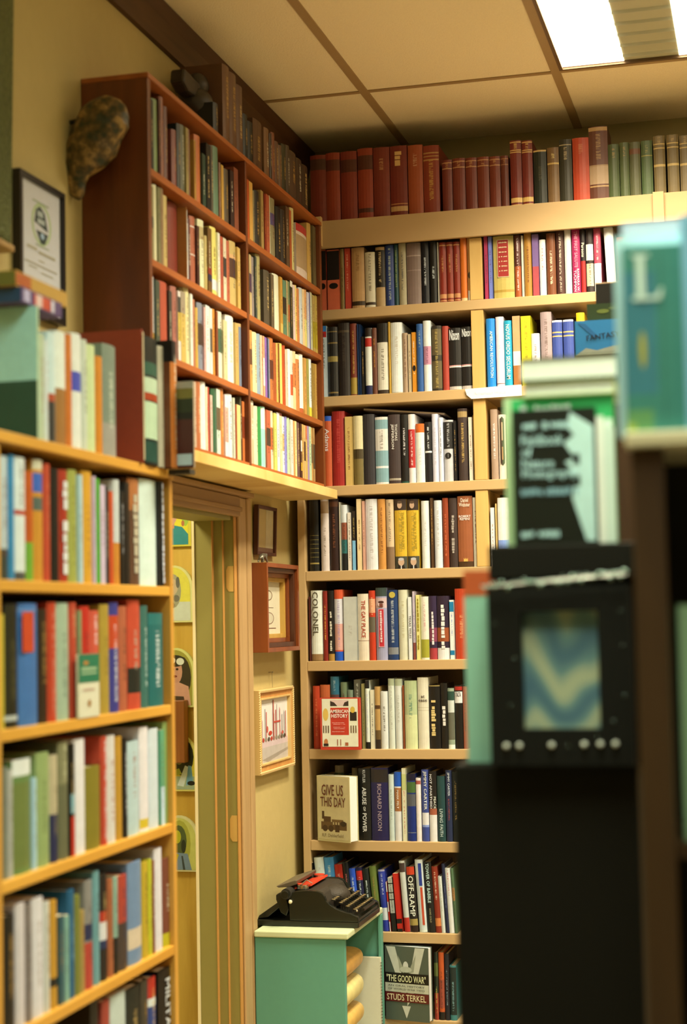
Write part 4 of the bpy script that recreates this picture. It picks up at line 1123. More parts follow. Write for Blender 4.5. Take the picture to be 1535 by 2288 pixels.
yrow(1, 0, 1000, .2797, 'pine bookcase row one', '''
-62 -4 60 a0a890 k=h
0 82 70 ccd4c4 k=h b=.75,1,3a4030
86 128 62 3c8cac k=h i=0
- 222 80 e8eae8 k=h b=.43,.47,c03c20 b=.93,1,505048 i=484848 v0=.05 v1=.4
224 283 190 cc5a18 k=h b=.65,1,78ac30 i=0
- 362 100 d8922c k=h b=0,.08,e0d4a8 b=.11,.27,3c68b0 b=.31,.42,5a6a58 i=0 n=orange_with_blue_label
365 418 130 cc4c2c k=h i=e08050
425 488 170 12140f k=h i=0
- 558 180 b4341c k=h T=~9,f0e8e0,.1,.95,.55 lab=red_hardback_with_large_white_lettering
561 632 180 acac4c k=h i=70681c
- 664 220 bcd4c8 k=p
669 752 190 e4a42c k=h i=a06c10 v0=.3 v1=.9
- 768 230 e4c8d8 k=p i=8a3858
771 800 250 58b030 k=p i=204010
802 845 300 d8c0c4 k=p
847 872 310 34302c k=p
876 924 350 d05020 k=h i=0
- 970 260 dcdcc8 k=h b=.6,1,dc9030 i=c06030 v0=.6 v1=.95
972 998 350 161812 k=p i=d8d0c0
1001 1036 280 0f100e k=p i=0
1038 1130 250 64422a k=h b=.0,.3,b87038 T=~9,c8b890,.15,.9,.4 lab=brown_hardback_with_pale_lettering
1132 1266 260 d8e8e4 k=h b=0,1,e4f0ec i=0 n=wide_glossy_pale_blue
1269 1320 270 14120f k=h o=.006 T=~16,e0dcd4,.02,.98,.4 lab=black_hardback_with_white_capitals_by_the_side_panel
''')
yrow(2, 0, 1000, .2797, 'pine bookcase row two', '''
0 50 1330 ccb434 k=h i=0
56 160 1250 22220f k=h b=.9,.94,c8c8b0 i=645c30
166 318 1245 4474a4 k=h b=.05,.06,88a0c0 i=0 lab=wide_blue_hardback_with_a_red_title_label
322 394 1290 30200f k=h
397 468 1236 c84020 k=h i=e09070 v0=.08 v1=.95
- 568 1242 acbc94 k=h i=6a7860
571 628 1236 c8482c k=h i=e8c080 v0=.05 v1=.3
632 655 1300 90a068 k=p
658 735 1268 cc2c1c k=h b=0,1,cc2c1c
- 808 1300 d8583c k=h b=.0,1,d8583c i=f4e8dc v0=.05 v1=.35
815 890 1252 b49434 k=h i=705c1c
- 965 1236 3c3c80 k=h b=.12,.42,cc4820 i=f0e8e0 v0=.2 v1=.9 n=blue_and_red
967 1030 1266 bc643e k=h
1037 1138 1216 cc4c2e k=h b=.62,.85,20241c i=b0a080
1142 1198 1262 40705e k=h i=c8d8c0
1206 1322 1322 226a60 k=h i=e8e8d8 b=0,.12,2a7468 n=green
''', dy=420)
o, w, h = on_book('wide blue hardback')
picture('spine_label', o, [(rect(.08, .60, .66, .93), 'd04820')], (0, -.0008, 0), V, U, w, h)
yrow(3, 0, 1600, .3006, 'pine bookcase row three', '''
36 70 380 88886c k=h
72 106 400 c4bca4 k=h i=504838
112 248 322 6c8844 k=h b=0,.14,f0ece8 i=0 b=.2,.95,74803c n=green_with_white_head
252 284 460 bcd8d8 k=h
287 384 270 9cac64 k=h i=6a7840 n=leafy_green
- 446 290 ccb888 k=h b=.55,1,20284a i=8a7850
451 524 192 6e6c48 k=h b=0,.36,8a8458 i=d8d098 v0=.02 v1=.35
526 556 200 14140f k=p b=.45,.62,7ab0b0 b=.65,1,c8301c
560 648 170 f2e6e2 k=h i=0
654 762 372 8c7c24 k=h i=0
766 808 150 cc482c k=h i=f0e8dc v0=.04 v1=.95
- 872 142 e4d8c0 k=h i=a05040
874 920 150 cc942c k=h i=0
926 958 162 14130f k=h i=e8e0d0
962 1048 186 b0c8b0 k=h b=0,1,c4d4c4 i=a06050
1052 1118 80 f2e4dc k=h b=.88,.97,e0c030 i=0
1122 1192 90 dce0e0 k=h i=0
1195 1225 100 64a874 k=p b=.6,1,c8dce0
1228 1302 36 a4bc68 k=h i=0 n=tall_lime_green
''', dy=340)
yrow(4, 0, 1600, .3006, 'pine bookcase row four', '''
48 128 1480 16150f k=h
132 204 1390 e4d4c4 k=h i=0
- 256 1400 8c7c6c k=h i=2a2420
- 340 1350 ece0d0 k=h i=a08c78
- 383 1380 dcd4b8 k=h i=504838
386 440 1370 d4982c k=h b=.72,.8,1a1a14 i=0
446 480 1480 386060 k=p
- 518 1480 84b094 k=p
521 568 1290 1c607c k=h i=80b0c0
- 608 1330 848434 k=h i=0
- 640 1440 b4944c k=h
646 704 1220 948c7c k=h b=.4,.55,202c50 b=.57,1,c44434
708 754 1150 74a49c k=h i=405048
758 810 1170 1c1a18 k=h b=.35,.45,c0301c b=.45,.62,ecE4e0 b=.62,.7,1c3050 n=black_red_and_white
816 854 1210 b4643a k=h
- 890 1200 94b494 k=h b=.62,1,14140f
893 960 1180 ac4030 k=h b=0,.5,b84430 b=.5,1,4a3a30
966 1068 1080 7890a4 k=h b=.65,.85,e0c8a0 i=0
1071 1114 1082 d0ac2c k=h
- 1138 1062 ccc82c k=h
- 1160 1070 8c5434 k=h i=e0d0b0
1163 1220 980 ece0d4 k=h i=0
1223 1280 1050 80442e k=h b=.85,1,c8b820
''', dy=340)
yrow(5, 0, 1600, .3006, 'pine bookcase row five', '''
690 748 2110 161812 k=h
772 832 2110 ac4230 k=h
836 950 2060 ccd4bc k=h i=907860
956 1058 2010 14201a k=h
1062 1112 1960 443c2c k=h
1116 1172 1940 28447c k=h b=0,.2,c03020 b=.2,.28,e8e8e8
1192 1300 1870 0f0f0f k=h T=MILITARY,e8e4dc,.1,.8,.3,.5 lab=black_hardback_reading_Military
''', dy=120, d=(.14, .18))
# small face-out pamphlet standing in front of row two
a = atX(186, 1600, -1.362); b = atX(232, 1600, -1.362); tz = atX(200, 1462, -1.362).z
t = thing('pamphlet', 'small green and cream pamphlet standing face out on pine bookcase row two', 'booklet', (-1.3715, a.y, -.187 + H + .0005), (R(0), 0, PI / 2))
wP, hP = b.y - a.y, tz + .187
MB().box(0, wP, 0, .0008, 0, hP).box(0, wP, .0042, .005, 0, hP).build('cover', flat('e8dcb0', .95), t)
MB().box(.001, wP - .001, .0008, .0042, .001, hP - .001).build('pages', PAGE, t)
picture('cover_art', t, [(rect(0, .55, 1, 1), '2a7a50'), (ell(.35, .86, .12, .03), 'd08030'), (rect(.12, .74, .86, .79), 'a8c088'), (rect(.12, .68, .86, .71), 'a8c088'), (rect(.2, .42, .75, .45), 'c8a080'), (ell(.5, .22, .08, .06), 'b07830')], (0, -.0004, 0), V, U, wP, hP, .95)

# top of the pine bookcase
n = yrow(0, 0, 580, .2997, 'pine bookcase top', '''
302 344 560 cccc94 k=h b=.02,1,ccd0a0 i=a04830 h=.215
346 368 600 ecead8 k=h i=c04830
371 428 548 dce8e8 k=h b=.55,.62,c05028 b=.62,1,3a3830 i=0 n=white_and_dark
430 506 541 f4f2f2 k=h b=.5,1,ac7434 i=0 n=white_and_tan
508 549 560 e07c2c k=h i=c03818
551 622 556 f4f0f0 k=h b=.33,.5,4c54b0 i=0 n=white_with_a_blue_band
624 660 600 dcdcb8 k=h i=403c30
662 726 640 dce49c k=h i=0
730 778 725 e48c24 k=h i=0
781 880 640 849074 k=h b=.7,1,a8a088 i=d8d8b0
''', dy=350, grp='books standing on top of the pine bookcase', d=(.14, .17))
Z0 = YZ[0]
def big(label, y0, x_spine, w, h, d, col, side, bands=(), ink=None, hard=True, titles=(), z=Z0, g=.95, cat='books standing on top of the pine bookcase'):
    return make_book('book', label, cat, (x_spine, y0, z + H + .0004), PI / 2, w, h, d, col, bands, ink, (.1, .85), hard, 0, g, side, titles)
# mint and dark green large book seen from its front cover at the near end
def yx(px, py, pl): return atX(px, py, pl).y
o = big('large mint and dark green book seen by its cover at the near end', yx(90, 800, -1.372) - .014, -1.372, .014, .262, .232, 'ccd8a0', 'a8d8c0')
picture('cover_art', o, [(rect(0, .42, 1, 1), 'a8d8c0'), (rect(0, 0, 1, .42), '1c4a38'), (rect(0, .40, 1, .44), '204c3a')], (-.0002, .232, 0), (0, -1, 0), (0, 0, 1), .232, .262, .95)
yr = yx(318, 850, -1.362)
o = big('very large red-brown book standing taller than the others on the pine bookcase', yr, -1.362, .012, .305, .245, '9c3820', 'a44024', ink=None)
picture('spine_patch', o, [(rect(.2, .02, .8, .98), 'e0c890')], (0, -.0005, 0), V, U, .012, .305, .95)
seq_ = [(.028, .295, -1.362, '141c14', '14140f', ((.2, .3, '2a5a40'), (.32, .44, 'c8d8a8'), (.44, .50, 'b04018'), (.51, .80, 'c8dca8'), (.82, .98, '1c4a38')), 'black and pale green book right of the very large red-brown book'),
        (.014, .285, -1.362, 'd0c49c', 'c8b890', (), 'slim cream book between black and orange-brown ones on the pine bookcase end'),
        (.034, .300, -1.340, 'cc7428', '7c401c', ((0, .17, '141210'),), 'orange-brown book with black top overhanging the pine bookcase end')]
pxs = [(329, 357), (358, 372), (386, 400)]
for (w, h, xs_, c1, c2, bd, lab), (pa, pb) in zip(seq_, pxs):
    ya_ = yx(pa, 900, xs_); w = yx(pb, 900, xs_) - ya_ - .001
    o = big(lab, ya_, xs_, w, h, .2, c1, c2, bd, ink='ecdcb0' if c1 != '141c14' else None); y = ya_ + w
    if c1 == 'cc7428': picture('cover_art', o, [(rect(0, .83, 1, 1), '12100e')], (-.0002, .2, 0), (0, -1, 0), (0, 0, 1), .2, .30, .95)
yb = atX(436, 930, -1.300).y
o = big('dark landscape-covered book standing at the far end over the ledge', yb - .012, -1.300, .012, .205, .15, 'c8b088', '5c2c1c', ink='403020')
picture('cover_art', o, [(rect(0, .6, 1, 1), '2c3a20'), (rect(0, .80, 1, 1), '8a8038'), (rect(0, .92, 1, 1), 'b8b090'), (rect(.0, .0, 1, .6), '54241c'), (rect(0, .64, 1, .56), '182018'), (rect(.66, .03, .97, .16), 'c8dcd0')], (-.0002, .15, 0), (0, -1, 0), (0, 0, 1), .15, .205, .95)
MB().box(XW + .001, -1.316, 3.6925, yb + .003, .356 + H, .3675 + H).build('extension_board', paint('black_board', (.03, .028, .02), .6, .1, 20), Yb_)
# stack lying on top of the upright books
zt = Z0 + H + .264
def lying(label, y0, y1, x1, z, th, col, bands=(), dep=.16, g=.95):
    # spine faces +X, runs along Y
    o = thing('book', label, 'book', (x1, y0, z), (0, 0, PI / 2), 'books lying flat on the pine bookcase row top')
    L = y1 - y0
    c = MB(); c.box(0, L, 0, .002, 0, th); c.box(0, L, .0021, dep, 0, .002).box(0, L, .0021, dep, th - .002, th)
    c.build('cover', flat(col, g), o)
    MB().box(.003, L - .003, .0022, dep - .003, .0022, th - .0022).build('pages', PAGE, o)
    if bands: picture('spine_print', o, [(rect(a, .1, b, .9), c_) for a, b, c_ in bands], (0, -.0004, 0), V, U, L, th, g)
    return o
ya, yb2 = atX(48, 660, -1.385).y, atX(138, 700, -1.385).y
pu = lying('purple and red printed book lying at an angle on the upright books', ya, yb2, -1.385, zt, .030, '5a4068', ((.05, .2, 'c8b8c8'), (.3, .7, 'd85030'), (.35, .5, 'f0c8b0'), (.72, .8, 'e8d8d8')))
orr = lying('orange and tan slim book lying topmost of the flat stack', ya - .01, ya + .23, -1.392, zt + .0305, .030, 'cc9838', ((.0, .28, 'c05a20'),))
for ob_, c_, em_ in ((pu, '18405c', 1), (orr, '6c6828', 0)):
    th_ = .0302
    MB().box(-.0012, -.0002, .001, .16, 0, th_ - .002).build('end_panel', flat(c_, .95), ob_)
    if em_: picture('emblem', ob_, [(ell(.28, .5, .12, .40), 'e0e8e0')], (-.0014, .16, 0), (0, -1, 0), (0, 0, 1), .16, th_, .95)

# ================================================================== things on the left wall
# certificate with black frame
def wall_y(px, py, p=0): return atX(px, py, XW + p).y
def wall_z(px, py, p=0): return atX(px, py, XW + p).z + H
ca, cb = wall_y(45, 500, .02), wall_y(146, 560, .02)
zt1 = wall_z(45, 375, .02); zb1 = wall_z(142, 700, .02) - .03
o = thing('framed_certificate', 'black-framed white certificate with crest hanging beside the green frame', 'picture', (XW + .001, ca, zb1), (0, 0, PI / 2))
w, h = cb - ca, zt1 - zb1
fm = paint('black_frame', (.012, .010, .008), .35, .05)
MB().box(0, w, -.020, 0, 0, .012).box(0, w, -.020, 0, h - .012, h).box(0, .014, -.020, 0, .0121, h - .0121).box(w - .014, w, -.020, 0, .0121, h - .0121).build('frame', fm, o)
MB().box(.0141, w - .0141, -.012, -.001, .0121, h - .0121).build('certificate_paper', flat('dcd4c4', 1.05), o)
A_ = [(ell(.52, .70, .25, .17), 'c0cc90'), (ell(.52, .70, .20, .14), 'dcd4c4'), ([(.34, .70), (.38, .80), (.48, .84), (.60, .80), (.68, .66)], '34443c'), (rect(.42, .755, .56, .80), 'b8bca8'), (rect(.42, .70, .60, .74), 'b8bca8'),
      ([(.38, .64), (.68, .64), (.60, .55), (.50, .545)], '34443c'), (ell(.54, .61, .05, .025), 'a8bcc0'), (rect(.3, .86, .7, .872), 'a8b088'), (rect(.36, .52, .7, .53), 'a8b088')]
for k, (x0, x1, y) in enumerate(((.16, .40, .475), (.44, .86, .46), (.44, .58, .40), (.2, .4, .33), (.5, .8, .31), (.1, .9, .36))): A_.append((rect(x0, y, x1, y + (.022 if k < 2 else .010)), 'b8ac88'))
picture('certificate_print', o, A_, (.014, -.0123, .012), V, U, w - .028, h - .024, 1.05)
# large mossy-green ornate frame at the far left
ga, gb_ = wall_y(-60, 300, .035), wall_y(28, 500, .035)
zb2 = wall_z(20, 520, .03)
o = thing('ornate_frame', 'large mossy green ornate frame edge at the far left on the wall', 'picture frame', (XW + .001, ga - .55, zb2), (0, R(2.2), PI / 2))
w = gb_ - ga + .55; h = ZC + H - .17 - zb2
gm = paint('mossy_gilt', (.10, .13, .035), .45, .75, 90, metal=.3, bump=1.0)
MB().box(w - .105, w, -.035, -.001, 0, h).build('frame_side', gm, o, bevel=.01)
MB().box(0, .105, -.035, -.001, 0, h).build('frame_side', gm, o, bevel=.01)
MB().box(.1055, w - .1055, -.035, -.001, 0, .105).build('frame_bottom', gm, o, bevel=.01)
MB().box(.1055, w - .1055, -.035, -.001, h - .105, h).build('frame_top', gm, o, bevel=.01)
MB().box(.106, w - .106, -.012, -.001, .106, h - .106).build('canvas', paint('canvas_olive', (.16, .15, .06), .7, .2, 8), o)
MB().box(0, w, -.04, -.001, -.016, -.0005).build('ledge', wood('frame_ledge_wood', (.35, .22, .08), (.45, .3, .12), .5, 'Y'), o, bevel=.003)
# mottled carved head with tapering tail, hung beside the brown case
cx = -1.545
ct = atX(222, 300, cx)
o = thing('carved_mask', 'mottled bronze-coloured carved mask hanging beside the brown bookcase end', 'wall ornament', (cx, 3.60, 0))
o.location = (cx, ct.y, H)
me = bpy.data.meshes.new('mask_body'); bm = bmesh.new()
bmesh.ops.create_uvsphere(bm, u_segments=64, v_segments=48, radius=1)
prof = [(236, 212, 5), (234, 226, 40), (231, 240, 57), (229, 265, 68), (223, 290, 73), (209, 320, 69), (202, 350, 67), (189, 375, 52), (172, 395, 33), (170, 412, 25), (172, 432, 21), (177, 448, 7)]
ty = ct.y
sil = []
for (px, py, hw) in prof:
    q = ray(px, py); q = q * (ty / q.y); sil.append((q.x, q.z, hw / 3675 * ty))
sil.sort(key=lambda s_: -s_[1])
def prof_at(z):
    for i in range(len(sil) - 1):
        if sil[i][1] >= z >= sil[i + 1][1]:
            t_ = (sil[i][1] - z) / (sil[i][1] - sil[i + 1][1]); return [sil[i][k] * (1 - t_) + sil[i + 1][k] * t_ for k in (0, 2)]
    return [sil[0][0], sil[0][2]] if z > sil[0][1] else [sil[-1][0], sil[-1][2]]
zt_, zb_ = sil[0][1], sil[-1][1]
q = random.Random(4)
for v in bm.verts:
    z = zb_ + (zt_ - zb_) * (1 - math.acos(max(-1, min(1, v.co.z))) / PI)
    cxp, rr = prof_at(z)
    s_ = math.hypot(v.co.x, v.co.y) or 1e-6
    ux, uy = v.co.x / s_, v.co.y / s_
    if abs(v.co.z) > .9999: ux = uy = 0
    k = 1 + .05 * math.sin(z * 150 + ux * 2) * math.cos(ux * 5) + q.uniform(-.012, .012)
    v.co = Vector((cxp - cx + ux * rr * k, uy * rr * .62 * k, z))
bm.to_mesh(me); bm.free()
mm = bpy.data.materials.new('mottled_bronze'); nt, N, L, P = nodes_of(mm)
tc = N.new('ShaderNodeTexCoord'); no = N.new('ShaderNodeTexNoise'); no.inputs['Scale'].default_value = 38; no.inputs['Detail'].default_value = 5
rp = N.new('ShaderNodeValToRGB'); e = rp.color_ramp.elements
e[0].position = .38; e[0].color = (.028, .035, .012, 1); e[1].position = .68; e[1].color = (.42, .27, .09, 1)
x_ = e.new(.5); x_.color = (.12, .075, .022, 1)
L.new(tc.outputs['Object'], no.inputs['Vector']); L.new(no.outputs['Fac'], rp.inputs[0]); L.new(rp.outputs[0], P.inputs['Base Color']); P.inputs['Roughness'].default_value = .45
bp = N.new('ShaderNodeBump'); bp.inputs['Strength'].default_value = .8; bp.inputs['Distance'].default_value = .008; L.new(no.outputs['Fac'], bp.inputs['Height']); L.new(bp.outputs[0], P.inputs['Normal'])
me.materials.append(mm); me.polygons.foreach_set('use_smooth', [True] * len(me.polygons))
link(bpy.data.objects.new('mask_body', me), o)
MB().cyl((XW - cx + .001, 0, zt_ - .06), (sil[1][0] - cx, 0, zt_ - .05), .006).build('hanger', fm, o)

# ---- three small frames between the doorway and the tan bookcase (local x runs to the right, -y out of the wall)
def bar_frame(o, w, h, prof_, mats, names):
    """mitred frame members; prof_ = [(inset0, inset1, y0, y1, material index)]"""
    for (i0, i1, y0, y1, mi) in prof_:
        b = MB()
        for pts in ([(i0, i0), (w - i0, i0), (w - i1, i1), (i1, i1)], [(w - i0, i0), (w - i0, h - i0), (w - i1, h - i1), (w - i1, i1)],
                    [(w - i0, h - i0), (i0, h - i0), (i1, h - i1), (w - i1, h - i1)], [(i0, h - i0), (i0, i0), (i1, i1), (i1, h - i1)]):
            b.prism(pts, y0, y1, 'y')
        b.build(names[mi], mats[mi], o, bevel=.0008)
# A: slim dark frame
p = .016
a0, a1 = wall_y(574, 1180, p), wall_y(616, 1180, p); zb3, zt3 = wall_z(590, 1240, p), wall_z(590, 1130, p)
w, h = a1 - a0, zt3 - zb3
o = thing('framed_picture', 'slim dark brown picture frame with cream picture, topmost of the three frames', 'picture', (XW + .001, a0, zb3), (R(2), 0, PI / 2), 'small frames on the yellow wall')
dfm = wood('dark_frame_wood', (.055, .018, .010), (.10, .030, .014), .4, 'Z')
bar_frame(o, w, h, [(0, .011, -p, -.001, 0)], [dfm], ['frame'])
MB().box(.0112, w - .0112, -.006, -.001, .0112, h - .0112).build('picture_sheet', flat('c8ac68', 1.1), o)
picture('print', o, [(rect(.56, 0, 1, 1), 'dcc890'), (rect(0, 0, 1, .1), '8a6040')], (.0112, -.0062, .0112), V, U, w - .0224, h - .0224)
# B: deep reddish-brown shadow box
p = .062
a0, a1 = wall_y(597, 1360, p), wall_y(668, 1360, p); zb3 = wall_z(600, 1458, p); zt3 = wall_z(600, 1257, p)
w, h = a1 - a0, zt3 - zb3
o = thing('shadow_box_frame', 'deep reddish-brown stepped wooden frame with ink drawing, middle of the three', 'picture', (XW + .001, a0, zb3), (0, 0, PI / 2), 'small frames on the yellow wall')
mah = wood('mahogany', (.16, .040, .010), (.28, .075, .020), .3, 'Z', 7, 9); gold = wood('gilt_liner', (.45, .28, .06), (.60, .40, .10), .4, 'Z')
dk = wood('mahogany_dark', (.05, .018, .010), (.09, .03, .012), .4, 'Z')
bar_frame(o, w, h, [(0, .014, -p, -.001, 0), (.0141, .030, -.052, -.001, 3), (.0301, .044, -.036, -.001, 0), (.0441, .058, -.026, -.001, 1)], [mah, gold, fm, dk], ['frame', 'gilt_liner', 'x', 'inner_step'])
MB().box(.0582, w - .0582, -.010, -.001, .0582, h - .0582).build('drawing_sheet', flat('dccca0', 1.1), o)
picture('drawing', o, [(ell(.5, .74, .16, .1), '8a6a48'), (ell(.5, .74, .13, .08), 'dccca0'), (rect(.3, .5, .7, .51), '7a5a40'), (ell(.5, .3, .22, .12), 'a08060'), (ell(.5, .3, .19, .10), 'dccca0'), (rect(.2, .1, .8, .115), '7a4a38'), (rect(.45, .4, .48, .66), '8a6a50')], (.0582, -.0102, .0582), V, U, w - .1164, h - .1164)
Bz_top = zt3; By0, By1 = a0, a1
# C: gilt rope-edged frame with print of red trees
p = .030
a0, a1 = wall_y(582, 1630, p), wall_y(659, 1630, p); zb3 = (wall_z(582, 1731, p) + wall_z(659, 1712, p)) / 2; zt3 = (wall_z(582, 1545, p) + wall_z(659, 1530, p)) / 2
w, h = a1 - a0, zt3 - zb3
o = thing('framed_print', 'pale gilt rope-edged frame with print of red trees, lowest of the three', 'picture', (XW + .001, a0, zb3), (0, 0, PI / 2), 'small frames on the yellow wall')
pg = wood('pale_gilt', (.60, .42, .16), (.72, .54, .24), .4, 'Z'); co = wood('coppery_gilt', (.55, .26, .08), (.66, .36, .12), .4, 'Y')
bar_frame(o, w, h, [(0, .008, -p + .004, -.001, 0), (.0081, .026, -p + .010, -.001, 1), (.0261, .032, -p + .006, -.001, 0)], [pg, co], ['frame', 'inner_moulding'])
b = MB(); k = .004
def rope(b, x0, z0, x1, z1):
    L_ = math.hypot(x1 - x0, z1 - z0); nn = int(L_ / .0072)
    for i in range(nn):
        t0 = (i + .1) / nn; t1 = (i + .9) / nn
        dx, dz = (x1 - x0) / L_, (z1 - z0) / L_
        c0 = Vector((x0 + (x1 - x0) * t0 - dz * .0032, -p + .0035, z0 + (z1 - z0) * t0 + dx * .0032)); c1 = Vector((x0 + (x1 - x0) * t1 + dz * .0032, -p + .0035, z0 + (z1 - z0) * t1 - dx * .0032))
        b.cyl(c0, c1, .0024, n=6)
for q_ in ((k, k, w - k, k), (w - k, k, w - k, h - k), (w - k, h - k, k, h - k), (k, h - k, k, k)): rope(b, *q_)
b.build('rope_edge', wood('rope_gilt', (.66, .50, .24), (.80, .64, .36), .4, 'X'), o)
MB().box(.0322, w - .0322, -.012, -.001, .0322, h - .0322).build('print_sheet', flat('ece0d8', 1.1), o)
A_ = [(rect(0, 0, 1, .28), 'c8b8a0'), (rect(0, .24, 1, .34), 'dcc0b0'), ([(.1, .05), (1, .16), (1, .12), (.3, 0)], 'a89880')]
q = random.Random(3)
for k in range(15):
    x = q.random() * .92 + .03; t_ = q.uniform(.5, 1); c_ = q.choice(['d88070', 'e8b8a8', 'c8685a', 'c0a898', 'b0a090']); A_.append((rect(x, .33, x + q.choice([.012, .02, .03]), .33 + .6 * t_), c_))
for k in range(10):
    x = .06 + .09 * k; A_.append((ell(x, .36, .035, .035), q.choice(['6a5a40', '4a4030', 'c04030', '8a7850', 'a09070'])))
A_ += [(ell(.38, .45, .06, .035), 'c83c28'), (rect(.5, .60, .74, .625), 'c84838'), (ell(.28, .52, .03, .05), 'd05a48'), (rect(.48, .34, .51, .97), 'b85848'), (ell(.8, .42, .04, .03), 'd06050')]
picture('print', o, A_, (.0322, -.0122, .0322), V, U, w - .0644, h - .0644, 1.1)
nm_ = paint('steel', (.35, .34, .32), .3, .05, metal=.9)
yn, zn = wall_y(600, 1502), wall_z(600, 1502)
hk = thing('picture_nail', 'small dark nail with a wire loop above the gilt rope-edged frame', 'nail', (XW + .0005, yn, zn), (0, 0, PI / 2))
MB().cyl((0, 0, 0), (0, -.014, 0), .0012, n=8).cyl((0, -.013, 0), (0, -.015, 0), .003, n=10).build('nail', nm_, hk)
MB().cyl((0, -.011, -.002), (.001, -.012, zt3 - zn + .003), .0007, n=6).build('wire', nm_, hk)

# pewter animal standing on the deep frame (one continuous skinned body)
o = thing('animal_figurine', 'small pewter walking animal figurine standing on the deep reddish-brown frame', 'figurine', (XW + .040, By0 + .000, Bz_top + .0005), (0, 0, PI / 2))
vs = [(.030, 0, .022), (.050, 0, .024), (.012, 0, .020), (.004, 0, .012), (.060, 0, .023), (.068, 0, .014), (.072, 0, .006), (.016, -.007, .010), (.014, -.007, .001), (.010, .007, .010), (.006, .007, .001), (.050, -.007, .011), (.056, -.008, .001), (.046, .007, .010), (.044, .007, .001), (.060, -.006, .030)]
es = [(0, 1), (0, 2), (2, 3), (1, 4), (4, 5), (5, 6), (2, 7), (7, 8), (2, 9), (9, 10), (1, 11), (11, 12), (1, 13), (13, 14), (4, 15)]
rs = [.0085, .0095, .0075, .0015, .0070, .0042, .0022, .0035, .0030, .0035, .0030, .0038, .0032, .0038, .0032, .0022]
me = bpy.data.meshes.new('animal_body'); me.from_pydata(vs, es, []); ob = bpy.data.objects.new('animal_body', me); link(ob, o)
sk = ob.modifiers.new('skin', 'SKIN')
for sv, r_ in zip(me.skin_vertices[0].data, rs): sv.radius = (r_, r_)
me.skin_vertices[0].data[0].use_root = True
ob.modifiers.new('sub', 'SUBSURF').levels = 2; ob.modifiers['sub'].render_levels = 2
me.materials.append(paint('pewter', (.20, .20, .17), .4, .3, 200, metal=.7))

# ================================================================== teal cabinet in the corner with typewriter
CY0, CY1 = 5.000, 5.466
cz = atY(660, 2082, CY0 - .008).z + H - .0205
cx0, cx1 = XW + .016, atY(772, 2180, CY0).x
tl = paint('teal_paint', (.105, .35, .30), .5, .05, 40)
tlt = paint('pale_mint_paint', (.60, .72, .50), .4, .04, 30)
Cb = thing('cabinet', 'teal painted open cabinet with pale top in the corner under the typewriter', 'cabinet', (0, 0, 0))
MB().box(cx0, cx1, CY0, CY0 + .018, 0, cz).build('side_panel', tl, Cb, bevel=.003)
MB().box(cx0, cx1, CY1 - .018, CY1, 0, cz).build('side_panel', tl, Cb, bevel=.003)
MB().box(cx0, cx0 + .012, CY0 + .0185, CY1 - .0185, 0, cz).build('back_panel', tl, Cb)
MB().box(cx0 + .0125, cx1 - .02, CY0 + .0185, CY1 - .0185, cz - .62, cz - .60).build('shelf', tl, Cb)
MB().box(cx0 + .0125, cx1 - .02, CY0 + .0185, CY1 - .0185, .04, .06).build('shelf', tl, Cb)
MB().box(cx0, cx1 + .012, CY0 - .008, CY1, cz + .0005, cz + .020).build('top_board', tlt, Cb, bevel=.004)
MB().box(cx1 + .0005, cx1 + .012, CY1 - .030, CY1 - .001, 0, cz - .0005).build('front_stile', tl, Cb, bevel=.002)
# contents: mirror-bright cushions of packing? -> stack of rolled yellow papers and an upright framed sheet
rollm = paint('honey_glass', (.66, .42, .09), .22, .35, 14)
base = cz - .5995
zz = base
ci = cz - .30
for k in range(6):
    r_ = .046 if k % 2 == 0 else .040
    o = thing('cushion', ['plump yellow cushion lowest in the open teal cabinet', 'plump pale gold cushion second from bottom in the teal cabinet', 'golden brown cushion third up in the teal cabinet', 'olive gold cushion fourth up in the teal cabinet', 'dark amber cushion fifth up in the teal cabinet', 'topmost amber cushion in the teal cabinet'][k], 'cushion', (cx1 - .145, CY1 - .26, zz + r_), group='cushions stacked in the teal cabinet')
    me = bpy.data.meshes.new('cushion_cover'); bm = bmesh.new(); bmesh.ops.create_uvsphere(bm, u_segments=40, v_segments=20, radius=1)
    sg = lambda c, e: math.copysign(abs(c) ** e, c)
    for v in bm.verts:
        ph = math.asin(max(-1, min(1, v.co.z))); th = math.atan2(v.co.y, v.co.x)
        cx_, cy_, cz_ = sg(math.cos(ph), .45) * sg(math.cos(th), .4), sg(math.cos(ph), .45) * sg(math.sin(th), .4), sg(math.sin(ph), .8)
        v.co = Vector((cx_ * .125, cy_ * .17, cz_ * r_ * (.93 + .05 * math.sin(cy_ * 9 + k * 2) * math.cos(cx_ * 5 + k))))
    bm.to_mesh(me); bm.free(); me.polygons.foreach_set('use_smooth', [True] * len(me.polygons))
    me.materials.append(paint('cushion_%d' % k, [(.88, .66, .18), (.88, .74, .34), (.86, .68, .26), (.62, .42, .12), (.78, .64, .30), (.60, .36, .10)][k], .35, .5, 22))
    link(bpy.data.objects.new('cushion_cover', me), o)
    zz += 2 * r_ + .001
# upright spiral pad against the far panel, its edge showing
o = thing('spiral_notebook', 'tall cream spiral notebook standing upright at the cabinet opening', 'notebook', (cx1 - .19, CY1 - .0475, base + .0005), (0, 0, 0))
MB().box(0, .20, 0, .0015, 0, .46).box(0, .20, .0165, .018, 0, .46).build('cover', flat('e0d8b0'), o)
MB().box(.002, .197, .002, .016, .002, .458).build('pages', PAGE, o)
b = MB()
for k in range(44): b.cyl((.198, .000, .012 + k * .010), (.202, .018, .012 + k * .010), .0012, n=5)
b.build('spiral_binding', nm_, o)

